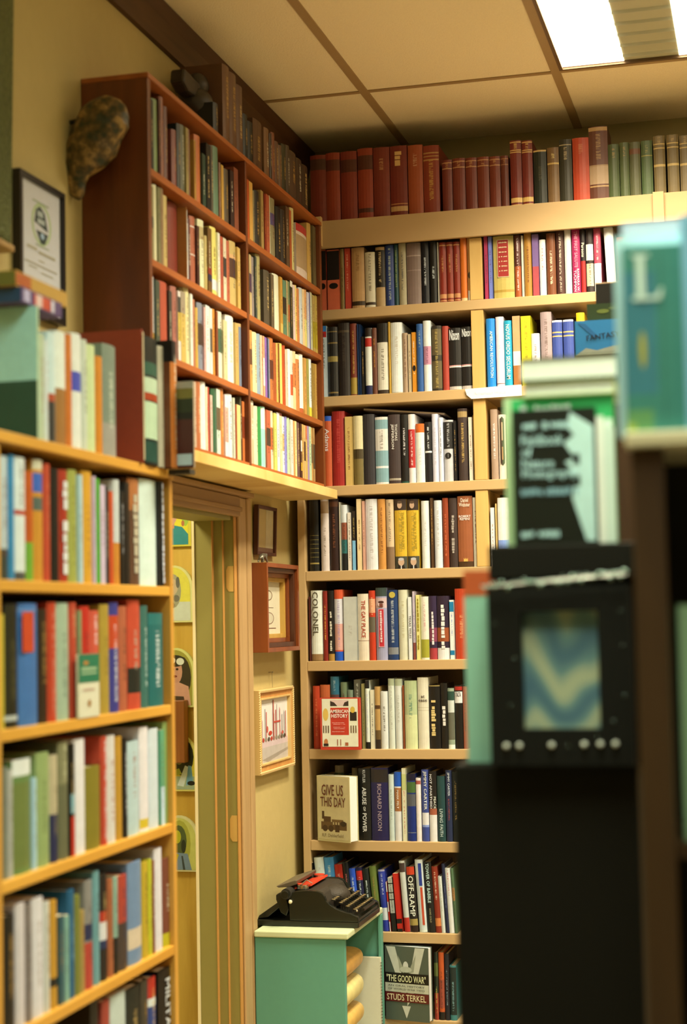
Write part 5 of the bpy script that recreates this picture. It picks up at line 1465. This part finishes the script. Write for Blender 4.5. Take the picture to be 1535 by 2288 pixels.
# typewriter: local x from the back (carriage) to the keys, y away from the viewer
S_ = .000286
ty0 = 5.075
ta = atY(569, 2055, ty0)
o = thing('typewriter', 'old black portable typewriter with red ribbon on the teal cabinet', 'typewriter', (ta.x, ty0, cz + .0205))
tb = paint('black_enamel', (.010, .012, .009), .28, .1, 60); tw_ = paint('black_crinkle', (.035, .030, .024), .55, .3, 300, bump=.3)
chrome = paint('chrome', (.6, .58, .52), .2, .05, metal=1.0); redr = paint('red_ribbon', (.60, .05, .02), .5, .1)
def tp(zx, zy): return ((zx - 40) * S_, (705 - zy) * S_)
TW = .29
MB().prism([tp(40, 640), tp(52, 704), tp(1235, 704), tp(1240, 640)], 0, TW, 'y').build('base', tb, o, bevel=.003)
bodyp = [tp(450, 638), tp(440, 420), tp(452, 345), tp(520, 318), tp(640, 308), tp(760, 312), tp(820, 330), tp(850, 370), tp(872, 420), tp(915, 460), tp(980, 500), tp(1060, 530), tp(1150, 550), tp(1225, 580), tp(1235, 638)]
MB().prism(bodyp, 0, .016, 'y').build('side_cheek', tb, o, bevel=.002)
MB().prism(bodyp, TW - .016, TW, 'y').build('side_cheek', tb, o, bevel=.002)
hood = [tp(500, 560), tp(470, 400), tp(480, 350), tp(560, 325), tp(640, 316), tp(760, 320), tp(820, 345), tp(870, 440), tp(860, 560)]
MB().prism(hood, .0165, TW - .0165, 'y').build('hood', tw_, o, bevel=.003, smooth=False)
# rounded type basket cover bulging above the hood
b = MB(); cc = tp(840, 360)
for k in range(18):
    pass
b.ball((cc[0] - .005, TW / 2, cc[1] - .02), .055, 22, .62); b.build('type_basket_cover', tw_, o, smooth=True)
deck = [tp(872, 600), tp(872, 560), tp(1225, 610), tp(1225, 638), tp(872, 638)]
MB().prism(deck, .0165, TW - .0165, 'y').build('key_deck', tb, o)
kx = [(925, 455), (1005, 490), (1085, 525), (1165, 560)]
keym = paint('key_black', (.02, .018, .014), .3, .1); keyt = paint('key_ring', (.35, .28, .14), .3, .1, metal=.6)
for r_, (zx, zy) in enumerate(kx):
    x, z = tp(zx, zy - 40)
    for k in range(10):
        y = .034 + .0245 * k + .004 * (r_ % 2)
        kk = MB(); kk.cyl((x, y, z - .004), (x, y, z), .0078, n=12); kk.cyl((x, y, z - .03), (x + .001, y, z - .0041), .0012, n=5); ko = kk.build('key', keym, o)
        MB().cyl((x, y, z + .0001), (x, y, z + .0009), .0066, .0060, n=12).build('key_cap', keyt, ko)
x, z = tp(1225, 560)
MB().cyl((x, .07, z + .004), (x, TW - .07, z + .004), .006, n=10).build('space_bar', keym, o)
x, z = tp(420, 345)
MB().cyl((x, -.012, z), (x, TW + .012, z), .017, n=24).build('platen_roller', paint('rubber_black', (.02, .02, .018), .6, .1), o, smooth=False)
MB().cyl((x, -.026, z), (x, -.0125, z), .013, n=18).build('platen_knob', tb, o, bevel=.002)
MB().cyl((x, TW + .0125, z), (x, TW + .026, z), .013, n=18).build('platen_knob', tb, o, bevel=.002)
MB().prism([tp(290, 300), tp(262, 285), tp(480, 215), tp(510, 218), tp(500, 262), tp(420, 290)], .03, TW - .03, 'y').build('paper_rest', paint('paper_rest_grey', (.12, .10, .07), .5, .2, 60), o, bevel=.002)
MB().prism([tp(310, 350), tp(280, 370), tp(280, 420), tp(330, 560), tp(400, 600), tp(430, 520), tp(400, 380), tp(360, 330)], .01, TW - .01, 'y').build('carriage', tb, o, bevel=.003)
MB().prism([tp(60, 636), tp(80, 600), tp(330, 430), tp(360, 470), tp(180, 620)], .012, TW - .012, 'y').build('rear_cover', tb, o, bevel=.002)
for y in (.045, TW - .045):
    x, z = tp(560, 300); MB().cyl((x, y, z - .004), (x, y, z + .010), .020, n=20).build('ribbon_spool', chrome, o, bevel=.001)
    MB().cyl((x, y, z + .0101), (x, y, z + .0125), .017, n=20).build('ribbon_roll', redr, o)
MB().prism([tp(470, 318), tp(470, 300), tp(650, 262), tp(660, 280)], .04, TW - .04, 'y').build('ribbon', redr, o)
MB().ball((tp(465, 430)[0], -.006, tp(465, 430)[1]), .0065, 12).build('side_knob', paint('ivory_knob', (.75, .72, .55), .3, .05), o, smooth=True)
MB().ball((tp(1210, 520)[0], .01, tp(1210, 520)[1]), .004, 10).build('shift_button', chrome, o, smooth=True)
x, z = tp(560, 262); MB().cyl((x, .02, z), (x + .012, .05, z + .012), .0022, n=8).cyl((x + .012, .05, z + .012), (x + .03, .05, z + .002), .0022, n=8).build('return_lever', chrome, o)

# ================================================================== dark stand and books in the right foreground
FY = 2.62
blk = paint('black_stained_board', (.0065, .0065, .005), .7, .15, 12, spec=.2)
def P3(px, py, y): q = atY(px, py, y); return q
zA = P3(1200, 1712, FY).z + H; xa0, xa1 = P3(1017, 2000, FY).x, P3(1432, 2000, FY).x
zB = P3(1250, 1216, FY).z + H; xb0 = P3(1092, 1260, FY).x; xb1 = P3(1440, 1300, FY + .01).x
o = thing('display_stand', 'tall black display stand in the dark right foreground holding the photography book', 'stand', (0, 0, 0))
MB().box(xa0, xa1, FY + .01, FY + .40, 0, zA).build('lower_box', blk, o, bevel=.003)
MB().box(xb0 + .006, xb1 - .002, FY + .012, FY + .34, zA + .0005, zB - .055).build('upper_box', blk, o, bevel=.003)
MB().box(xb0, xb1, FY - .005, FY + .345, zB - .0545, zB).build('cap', blk, o, bevel=.003)
# beaded black picture frame on the face of the stand
fx0_, fx1_ = P3(1093, 1500, FY - .02).x, P3(1412, 1500, FY - .02).x
fz0, fz1 = P3(1250, 1712, FY - .02).z + H, P3(1250, 1310, FY - .02).z + H
w, h = fx1_ - fx0_, fz1 - fz0
o = thing('beaded_picture_frame', 'black beaded frame with blue and white marbled picture on the black stand', 'picture frame', (fx0_, FY + .0085, fz0 + .0005))
ix0, ix1 = P3(1166, 1500, FY - .02).x - fx0_, P3(1338, 1500, FY - .02).x - fx0_
iz0, iz1 = P3(1250, 1630, FY - .02).z + H - fz0, P3(1250, 1366, FY - .02).z + H - fz0
sat = paint('black_velvet', (.006, .007, .0065), .7, .3, 120, spec=.2)
MB().box(0, ix0, -.03, 0, 0, h).box(ix1, w, -.03, 0, 0, h).box(ix0 + .0002, ix1 - .0002, -.03, 0, 0, iz0).box(ix0 + .0002, ix1 - .0002, -.03, 0, iz1, h).build('frame', sat, o)
pm = bpy.data.materials.new('marbled_print'); nt, N, L, P = nodes_of(pm)
tc = N.new('ShaderNodeTexCoord'); wv = N.new('ShaderNodeTexWave'); wv.wave_type = 'BANDS'; wv.bands_direction = 'Z'; wv.inputs['Scale'].default_value = 4.2; wv.inputs['Distortion'].default_value = 7; wv.inputs['Detail'].default_value = 1.2; wv.inputs['Detail Scale'].default_value = 1.6
mpn = N.new('ShaderNodeMapping'); mpn.inputs['Location'].default_value = (.3, .1, .05); mpn.inputs['Scale'].default_value = (1.7, 1, .8)
rp = N.new('ShaderNodeValToRGB'); e = rp.color_ramp.elements; e[0].color = (.09, .20, .30, 1); e[1].color = (.46, .56, .42, 1); q_ = e.new(.45); q_.color = (.16, .32, .37, 1)
L.new(tc.outputs['Object'], mpn.inputs[0]); L.new(mpn.outputs[0], wv.inputs['Vector']); L.new(wv.outputs['Fac'], rp.inputs[0]); L.new(rp.outputs[0], P.inputs['Base Color']); P.inputs['Roughness'].default_value = .25
MB().box(ix0 + .0003, ix1 - .0003, -.012, -.004, iz0 + .0003, iz1 - .0003).build('marbled_picture', pm, o)
bead = paint('silver_sequin', (.30, .42, .40), .22, .4, 400, metal=1.0)
q = random.Random(11)
b = MB()
for px in (1131, 1160, 1232, 1305, 1341, 1375): c_ = P3(px, 1668 - (px - 1131) * .02, FY - .028); b.ball((c_.x - fx0_, -.034, c_.z + H - fz0), .0044, 10)
b.build('pearl_beads', paint('pearl', (.85, .92, .88), .15, .03), o, smooth=True); b = MB()
for (px, py) in ((1139, 1578), (1150, 1472), (1390, 1443), (1395, 1556), (1385, 1366), (1105, 1395), (1370, 1612), (1335, 1647), (1270, 1668)): c_ = P3(px, py, FY - .028); b.ball((c_.x - fx0_, -.033, c_.z + H - fz0), .0016, 6)
b.build('frame_beads', bead, o, smooth=True)
# glittering garland lying along the front edge of the cap
o = thing('sequin_garland', 'silver sequin garland stretched along the top of the black beaded frame', 'garland', (0, 0, 0))
b = MB()
for k in range(46):
    px = 1078 + 322 * k / 45; py = 1312 - 30 * (k / 45) + q.uniform(-8, 8)
    c_ = P3(px, py, FY - .040); b.ball((c_.x, c_.y, c_.z + H), q.uniform(.0018, .0048), 6)
b.build('sequins', bead, o, smooth=True)
c0, c1 = P3(1078, 1312, FY - .040), P3(1400, 1282, FY - .040)
MB().cyl((c0.x, c0.y, c0.z + H), (c1.x, c1.y, c1.z + H), .002, n=6).build('cord', nm_, o)
# mint board book leaning beside the stand
a = P3(1046, 1712, FY + .06); b_ = P3(1110, 1712, FY + .06); t_ = P3(1060, 1276, FY + .06)
o = face_book('tall mint green book with orange-red top standing left of the beaded frame', (a.x, FY + .06, zA + .0005), 0, xb0 + .004 - a.x, t_.z + H - zA, .05, '98c49c', False, 1.2)
wq, hq = xb0 + .004 - a.x, t_.z + H - zA
picture('cover_art', o, [(rect(0, .87, 1, 1), 'c85a2c')], (0, -.0006, 0), V, U, wq, hq, 1.2)

# books on the stand
zS = zB
def slab(label, px0, px1, py_t, y, t, cover, g=1.0, sr=False, edge=None, zb=None, rz=0):
    a = P3(px0, (1212 + py_t) / 2, y); b_ = P3(px1, (1212 + py_t) / 2, y); tt = P3((px0 + px1) / 2, py_t, y)
    z0_ = zS if zb is None else zb
    return face_book(label, (a.x, y, z0_ + .0005), rz, b_.x - a.x, tt.z + H - z0_, t, cover, sr, g, edge=edge, group='books on the black display stand'), b_.x - a.x, tt.z + H - z0_
o, w, h = slab('black Fieldbook of Nature Photography book standing face out on the black stand', 1147, 1334, 914, FY + .01, .012, '12180f', 1.1, False)
picture('cover_art', o, [([(.70, .97), (.97, .86), (.97, .02), (.86, .02), (.80, .14), (.70, .34), (.74, .5), (.66, .52), (.7, .56), (.62, .60), (.74, .63), (.62, .74), (.74, .8), (.66, .86)], 'c0d8cc'), (rect(.72, .58, .80, .66), '12180f'), (rect(.72, .42, .8, .5), '12180f')], (0, -.0006, 0), V, U, w, h, 1.2)
wt = 'b8d4c8'
dashes(16, o, wt, (w * .13, -.0012, h * .855), V, U, w * .56, h * .05, 1.2)
lettering('Fieldbook', o, flat(wt, 1.2), (w * .11, -.0014, h * .735), V, U, w * .50, h * .075)
lettering('of', o, flat(wt, 1.2), (w * .11, -.0014, h * .655), V, U, w * .12, h * .065)
lettering('Nature', o, flat(wt, 1.2), (w * .11, -.0014, h * .565), V, U, w * .38, h * .07)
lettering('Photography', o, flat(wt, 1.2), (w * .11, -.0014, h * .475), V, U, w * .66, h * .08)
dashes(18, o, '88a8a0', (w * .09, -.0012, h * .365), V, U, w * .68, h * .05, 1.2)
dashes(11, o, wt, (w * .08, -.0012, h * .055), V, U, w * .46, h * .05, 1.2)
o, w, h = slab('green-topped book standing face out behind the Fieldbook', 1146, 1374, 888, FY + .030, .022, '3cb45c', 1.1, True)
picture('cover_art', o, [(rect(.82, .03, .90, .86), 'e8ecdc'), (rect(.92, .03, .985, .84), 'e0e8cc')], (0, -.0006, 0), V, U, w, h, 1.2)
lettering('The Quiet', o, flat('d8f0e0', 1.2), (w * .09, -.0018, h * .90), V, U, w * .20, h * .055) if False else dashes(9, o, 'd8f0e0', (w * .09, -.0018, h * .89), V, U, w * .50, h * .06, 1.2)
o, w, h = slab('pale lime paperback showing as a strip left of the green-topped book', 1129, 1330, 886, FY + .055, .02, 'c4dc98', 1.1, False)
for k, (px, py, c_) in enumerate(((1348, 945, 'f0f4e8'), (1368, 955, 'd8e0b8'))):
    pass
o, w, h = slab('white book with rounded corner standing right of the Fieldbook', 1336, 1352, 938, FY + .008, .018, 'ecf0e4', 1.15, False)
o, w, h = slab('pale green-white book edge standing rightmost beside the Fieldbook', 1353, 1373, 952, FY + .006, .02, 'd4dcb8', 1.15, False)
# two books lying across the upright ones
zt2 = P3(1260, 886, FY + .03).z + H + .0012
def flatbook(label, px0, px1, y0, z, th, cov, g, dep=.15, pages=None, edge=True):
    a = P3(px0, 850, y0); b_ = P3(px1, 850, y0); w = b_.x - a.x
    o = thing('book', label, 'book', (a.x, y0, z), (0, 0, 0), 'books on the black display stand')
    MB().box(0, w, 0, dep, 0, .0022).box(0, w, 0, dep, th - .0022, th).box(w - .002, w, 0, dep, .0023, th - .0023).build('cover', flat(cov, g), o)
    MB().box(.001, w - .0025, .003, dep - .003, .0024, th - .0024).build('pages', flat(pages or 'f0f0d8', g, .8), o)
    return z + th
th1 = P3(1260, 853, FY + .02).z - P3(1260, 886, FY + .02).z
zn2 = flatbook('cream book lying on the green-topped book, lower of the two flat ones', 1168, 1372, FY + .020, zt2, max(.012, th1), 'd8dc8c', 1.1)
th2 = P3(1260, 795, FY + .02).z - P3(1260, 846, FY + .02).z
flatbook('thick cream book with olive covers lying topmost on the black stand', 1163, 1380, FY + .015, zn2 + .0006, th2, '505c30', 1.1, .16, 'f0f4cc')

# dark wooden bookcase whose corner post stands at the right edge
RY = 2.20
post = wood('walnut_post', (.035, .016, .006), (.06, .030, .010), .5, 'Z', 6, 8)
xr0 = P3(1424, 1500, RY).x; xr1 = P3(1498, 1500, RY).x; zR = P3(1450, 965, RY).z + H
o = thing('dark_bookcase', 'dark walnut bookcase with a pale-edged top board at the right edge', 'bookcase', (0, 0, 0))
MB().box(xr0, xr1, RY, RY + .022, 0, zR - .021).build('corner_post', post, o, bevel=.003)
MB().box(xr0, xr0 + .02, RY + .0225, RY + .30, 0, zR - .021).build('side_panel', post, o, bevel=.002)
MB().box(xr0 - .006, xr0 + .75, RY - .012, RY + .30, zR - .0205, zR).build('top_board', wood('pale_edge_board', (.60, .58, .42), (.74, .70, .52), .5, 'X'), o, bevel=.003)
MB().box(xr0 + .75, xr0 + .77, RY, RY + .30, 0, zR).build('side_panel', post, o)
MB().box(xr0 + .021, xr0 + .749, RY + .28, RY + .299, 0, zR - .021).build('back_panel', paint('black_back', (.01, .01, .008), .8, .1), o)
for z in (.35, .78, 1.18): MB().box(xr0 + .021, xr0 + .749, RY + .03, RY + .279, z, z + .02).build('shelf', post, o)
# pale green folder glimpsed inside
a = P3(1519, 1500, RY + .05); z_t = P3(1525, 1352, RY + .05).z + H; z_b = 1.2005
face_book('pale green book standing inside the dark walnut bookcase', (a.x, RY + .05, z_b), 0, .14, z_t - z_b, .03, 'a8c890', False, 1.0)
# L book and its neighbours on top
yL = RY + .0
a = P3(1388, 760, yL); b_ = P3(1470, 760, yL); t_ = P3(1440, 548, yL)
hL = t_.z + H - zR
o = face_book('large green book with a white letter L standing on the dark bookcase', (a.x + .004, yL + .004, zR + .0005), R(3), .118, hL, .042, '3c7c64', False, 1.15, edge='c8e0e4')
wL = .118
picture('cover_art', o, [(rect(0, 0, 1, 1), '44846c'), (rect(0, .2, .36, .86), '427c7c'), (rect(0, .0, .3, .12), '689858'), (rect(.0, 0, .1, .05), 'a8b848'), (ell(.20, .44, .035, .10), 'b8a82c'), (rect(.42, .05, .44, .95), '38705a'), (ell(.84, .1, .1, .01), '8c8c40')], (0, -.0006, 0), V, U, wL, hL, 1.15)
picture('letter_l', o, [(rect(.155, .72, .245, .95), 'd8ece4'), (rect(.10, .94, .30, .955), 'd8ece4'), (rect(.10, .705, .42, .725), 'd8ece4'), ([(.36, .72), (.43, .72), (.44, .77), (.42, .77)], 'd8ece4')], (0, -.0026, 0), V, U, wL, hL, 1.15)
picture('spine_print', o, [(rect(.70, .50, .78, .76), 'a8ccb8'), (rect(.73, .28, .82, .46), 'b8d8c4')], (0, -.0026, 0), V, U, wL, hL, 1.15)
a = P3(1376, 760, yL + .05); t_ = P3(1440, 528, yL + .055)
face_book('pale blue-white book standing just behind the large green letter L book', (a.x, yL + .0525, zR + .0005), 0, .125, t_.z + H - zR, .022, 'b8d4dc', True, 1.15)
t_ = P3(1440, 500, yL + .09)
face_book('pale lavender book standing tallest behind the large green letter L book', (a.x + .010, yL + .080, zR + .0005), 0, .10, t_.z + H - zR, .020, 'b8c4dc', False, 1.15)
a = P3(1512, 700, RY - .001)
face_book('light blue book leaning at the right edge beside the letter L book', (a.x + .010, RY - .008, zR + .0005), R(8), .12, hL + .035, .03, '8cbcc8', False, 1.1)

# narrow stand in the middle distance with three face-out books
NY = 4.35
za = P3(1340, 792, NY).z + H
x0_, x1_ = P3(1288, 800, NY).x, P3(1440, 800, NY).x
o = thing('narrow_stand', 'dark narrow stand behind the black display stand holding the blue Fantasy book', 'stand', (0, 0, 0))
MB().box(x0_, x1_, NY - .01, NY + .16, za - .03, za).build('top_board', post, o)
MB().box(x0_ + .01, x1_ - .01, NY, NY + .15, 0, za - .0305).build('column', post, o)
def nb(label, px0, py_t, y, cover, g=1.0, t=.012, w=.14):
    a = P3(px0, py_t, y); tt = P3(px0 + 40, py_t, y)
    return face_book(label, (a.x, y, za + .0005), 0, w, tt.z + H - za, t, cover, False, g, group='face-out books on the narrow stand'), w, tt.z + H - za
o, w, h = nb('blue Fantasy book standing face out left of the large green book', 1284, 716, NY, '3484ac', 1.0)
picture('cover_art', o, [([(0, 0), (1, 0), (1, .28), (.7, .22), (.4, .12), (.2, .2)], 'a8a888'), ([(.05, .95), (.2, .9), (.45, .5), (.35, .5)], '2c6c94')], (0, -.0006, 0), V, U, w, h)
lettering('FANTASY', o, flat('181c20'), (w * .22, -.0012, h * .40), Vector((1, 0, .10)).normalized(), Vector((-.10, 0, 1)).normalized(), w * .62, h * .16)
o, w, h = nb('dark green leafy-covered book standing behind the blue Fantasy book', 1311, 678, NY + .02, '2c3c1c', 1.0)
picture('cover_art', o, [(ell(.3, .85, .12, .04), '68702c'), (ell(.5, .9, .1, .03), '54602c')], (0, -.0006, 0), V, U, w, h)
o, w, h = nb('black book with tan top edge standing rearmost behind the leafy book', 1330, 630, NY + .045, '0f0f0d', 1.0, .02)
picture('cover_art', o, [(rect(0, .985, 1, 1), 'c8a070')], (0, -.0006, 0), V, U, w, h)

# ================================================================== the smallest books become one packed mass
def px_of(v):
    d = Vector(v) - Vector((0, 0, H)); k = F_PX / d.dot(cf); return d.dot(cr) * k, -d.dot(cu) * k
def shown(o):
    m = Matrix.LocRotScale(o.location, o.rotation_euler, None); c = [x for x in o.children if x.name.startswith('cover') and 'art' not in x.name][0].data
    xs = [v.co.x for v in c.vertices]; zs = [v.co.z for v in c.vertices]
    a = px_of(m @ Vector((min(xs), 0, 0))); b = px_of(m @ Vector((max(xs), 0, 0))); t = px_of(m @ Vector((min(xs), 0, max(zs))))
    return abs(b[0] - a[0]) * abs(t[1] - a[1])
all_b = [o for o in bpy.data.objects if o.get('category') == 'book']
single = [o for o in all_b if len(o.children) > 2 or o not in [q[0] for q in ALL_BOOKS]]
rest = sorted([o for o in all_b if o not in single], key=shown, reverse=True)
mass = rest[300 - len(single):]
bm = bmesh.new()
for o in mass:
    m = Matrix.LocRotScale(o.location, o.rotation_euler, None)
    for ch in list(o.children):
        n0 = len(bm.verts); f0 = len(bm.faces); bm.from_mesh(ch.data); bm.verts.ensure_lookup_table(); bm.faces.ensure_lookup_table()
        for v in bm.verts[n0:]: v.co = m @ v.co
        mi = 0 if ch.data.materials[0] == BOOK else 1
        for f in bm.faces[f0:]: f.material_index = mi
        bpy.data.objects.remove(ch)
    bpy.data.objects.remove(o)
me = bpy.data.meshes.new('packed_slim_books'); bm.to_mesh(me); bm.free(); me.materials.append(BOOK); me.materials.append(PAGE)
o = bpy.data.objects.new('packed_slim_books', me); link(o)
tag(o, 'tightly packed slim paperbacks and thin spines filling the gaps, mostly in the red-brown hanging bookcase', 'books'); o['kind'] = 'stuff'
print('single', len(single), 'mass', len(mass))
# printed matter and lettering belong to the cover or sheet they are printed on
for o in list(bpy.data.objects):
    if o.parent is None and 'category' in o.keys():
        host = [c for c in o.children if c.name.split('.')[0] in ('cover', 'certificate_paper', 'picture_sheet', 'drawing_sheet', 'print_sheet', 'board')]
        if not host: continue
        for c in list(o.children):
            if c.name.split('.')[0] in ('cover_art', 'title_lettering', 'title_marks', 'spine_label', 'spine_print', 'spine_patch', 'emblem', 'logo', 'letter_l', 'upper_portrait', 'lower_portrait', 'certificate_print', 'print', 'drawing', 'painted_figure'): c.parent = host[0]
dup_ = {}
for o in bpy.data.objects:
    l = o.get('label')
    if l and 'category' in o.keys():
        dup_.setdefault(l, []).append(o.name)
        if not 4 <= len(l.split()) <= 16: print('LABEL LENGTH', len(l.split()), l)
for l, ns in dup_.items():
    if len(ns) > 1: print('DUP LABEL', len(ns), l)
print('objects', len(bpy.data.objects))
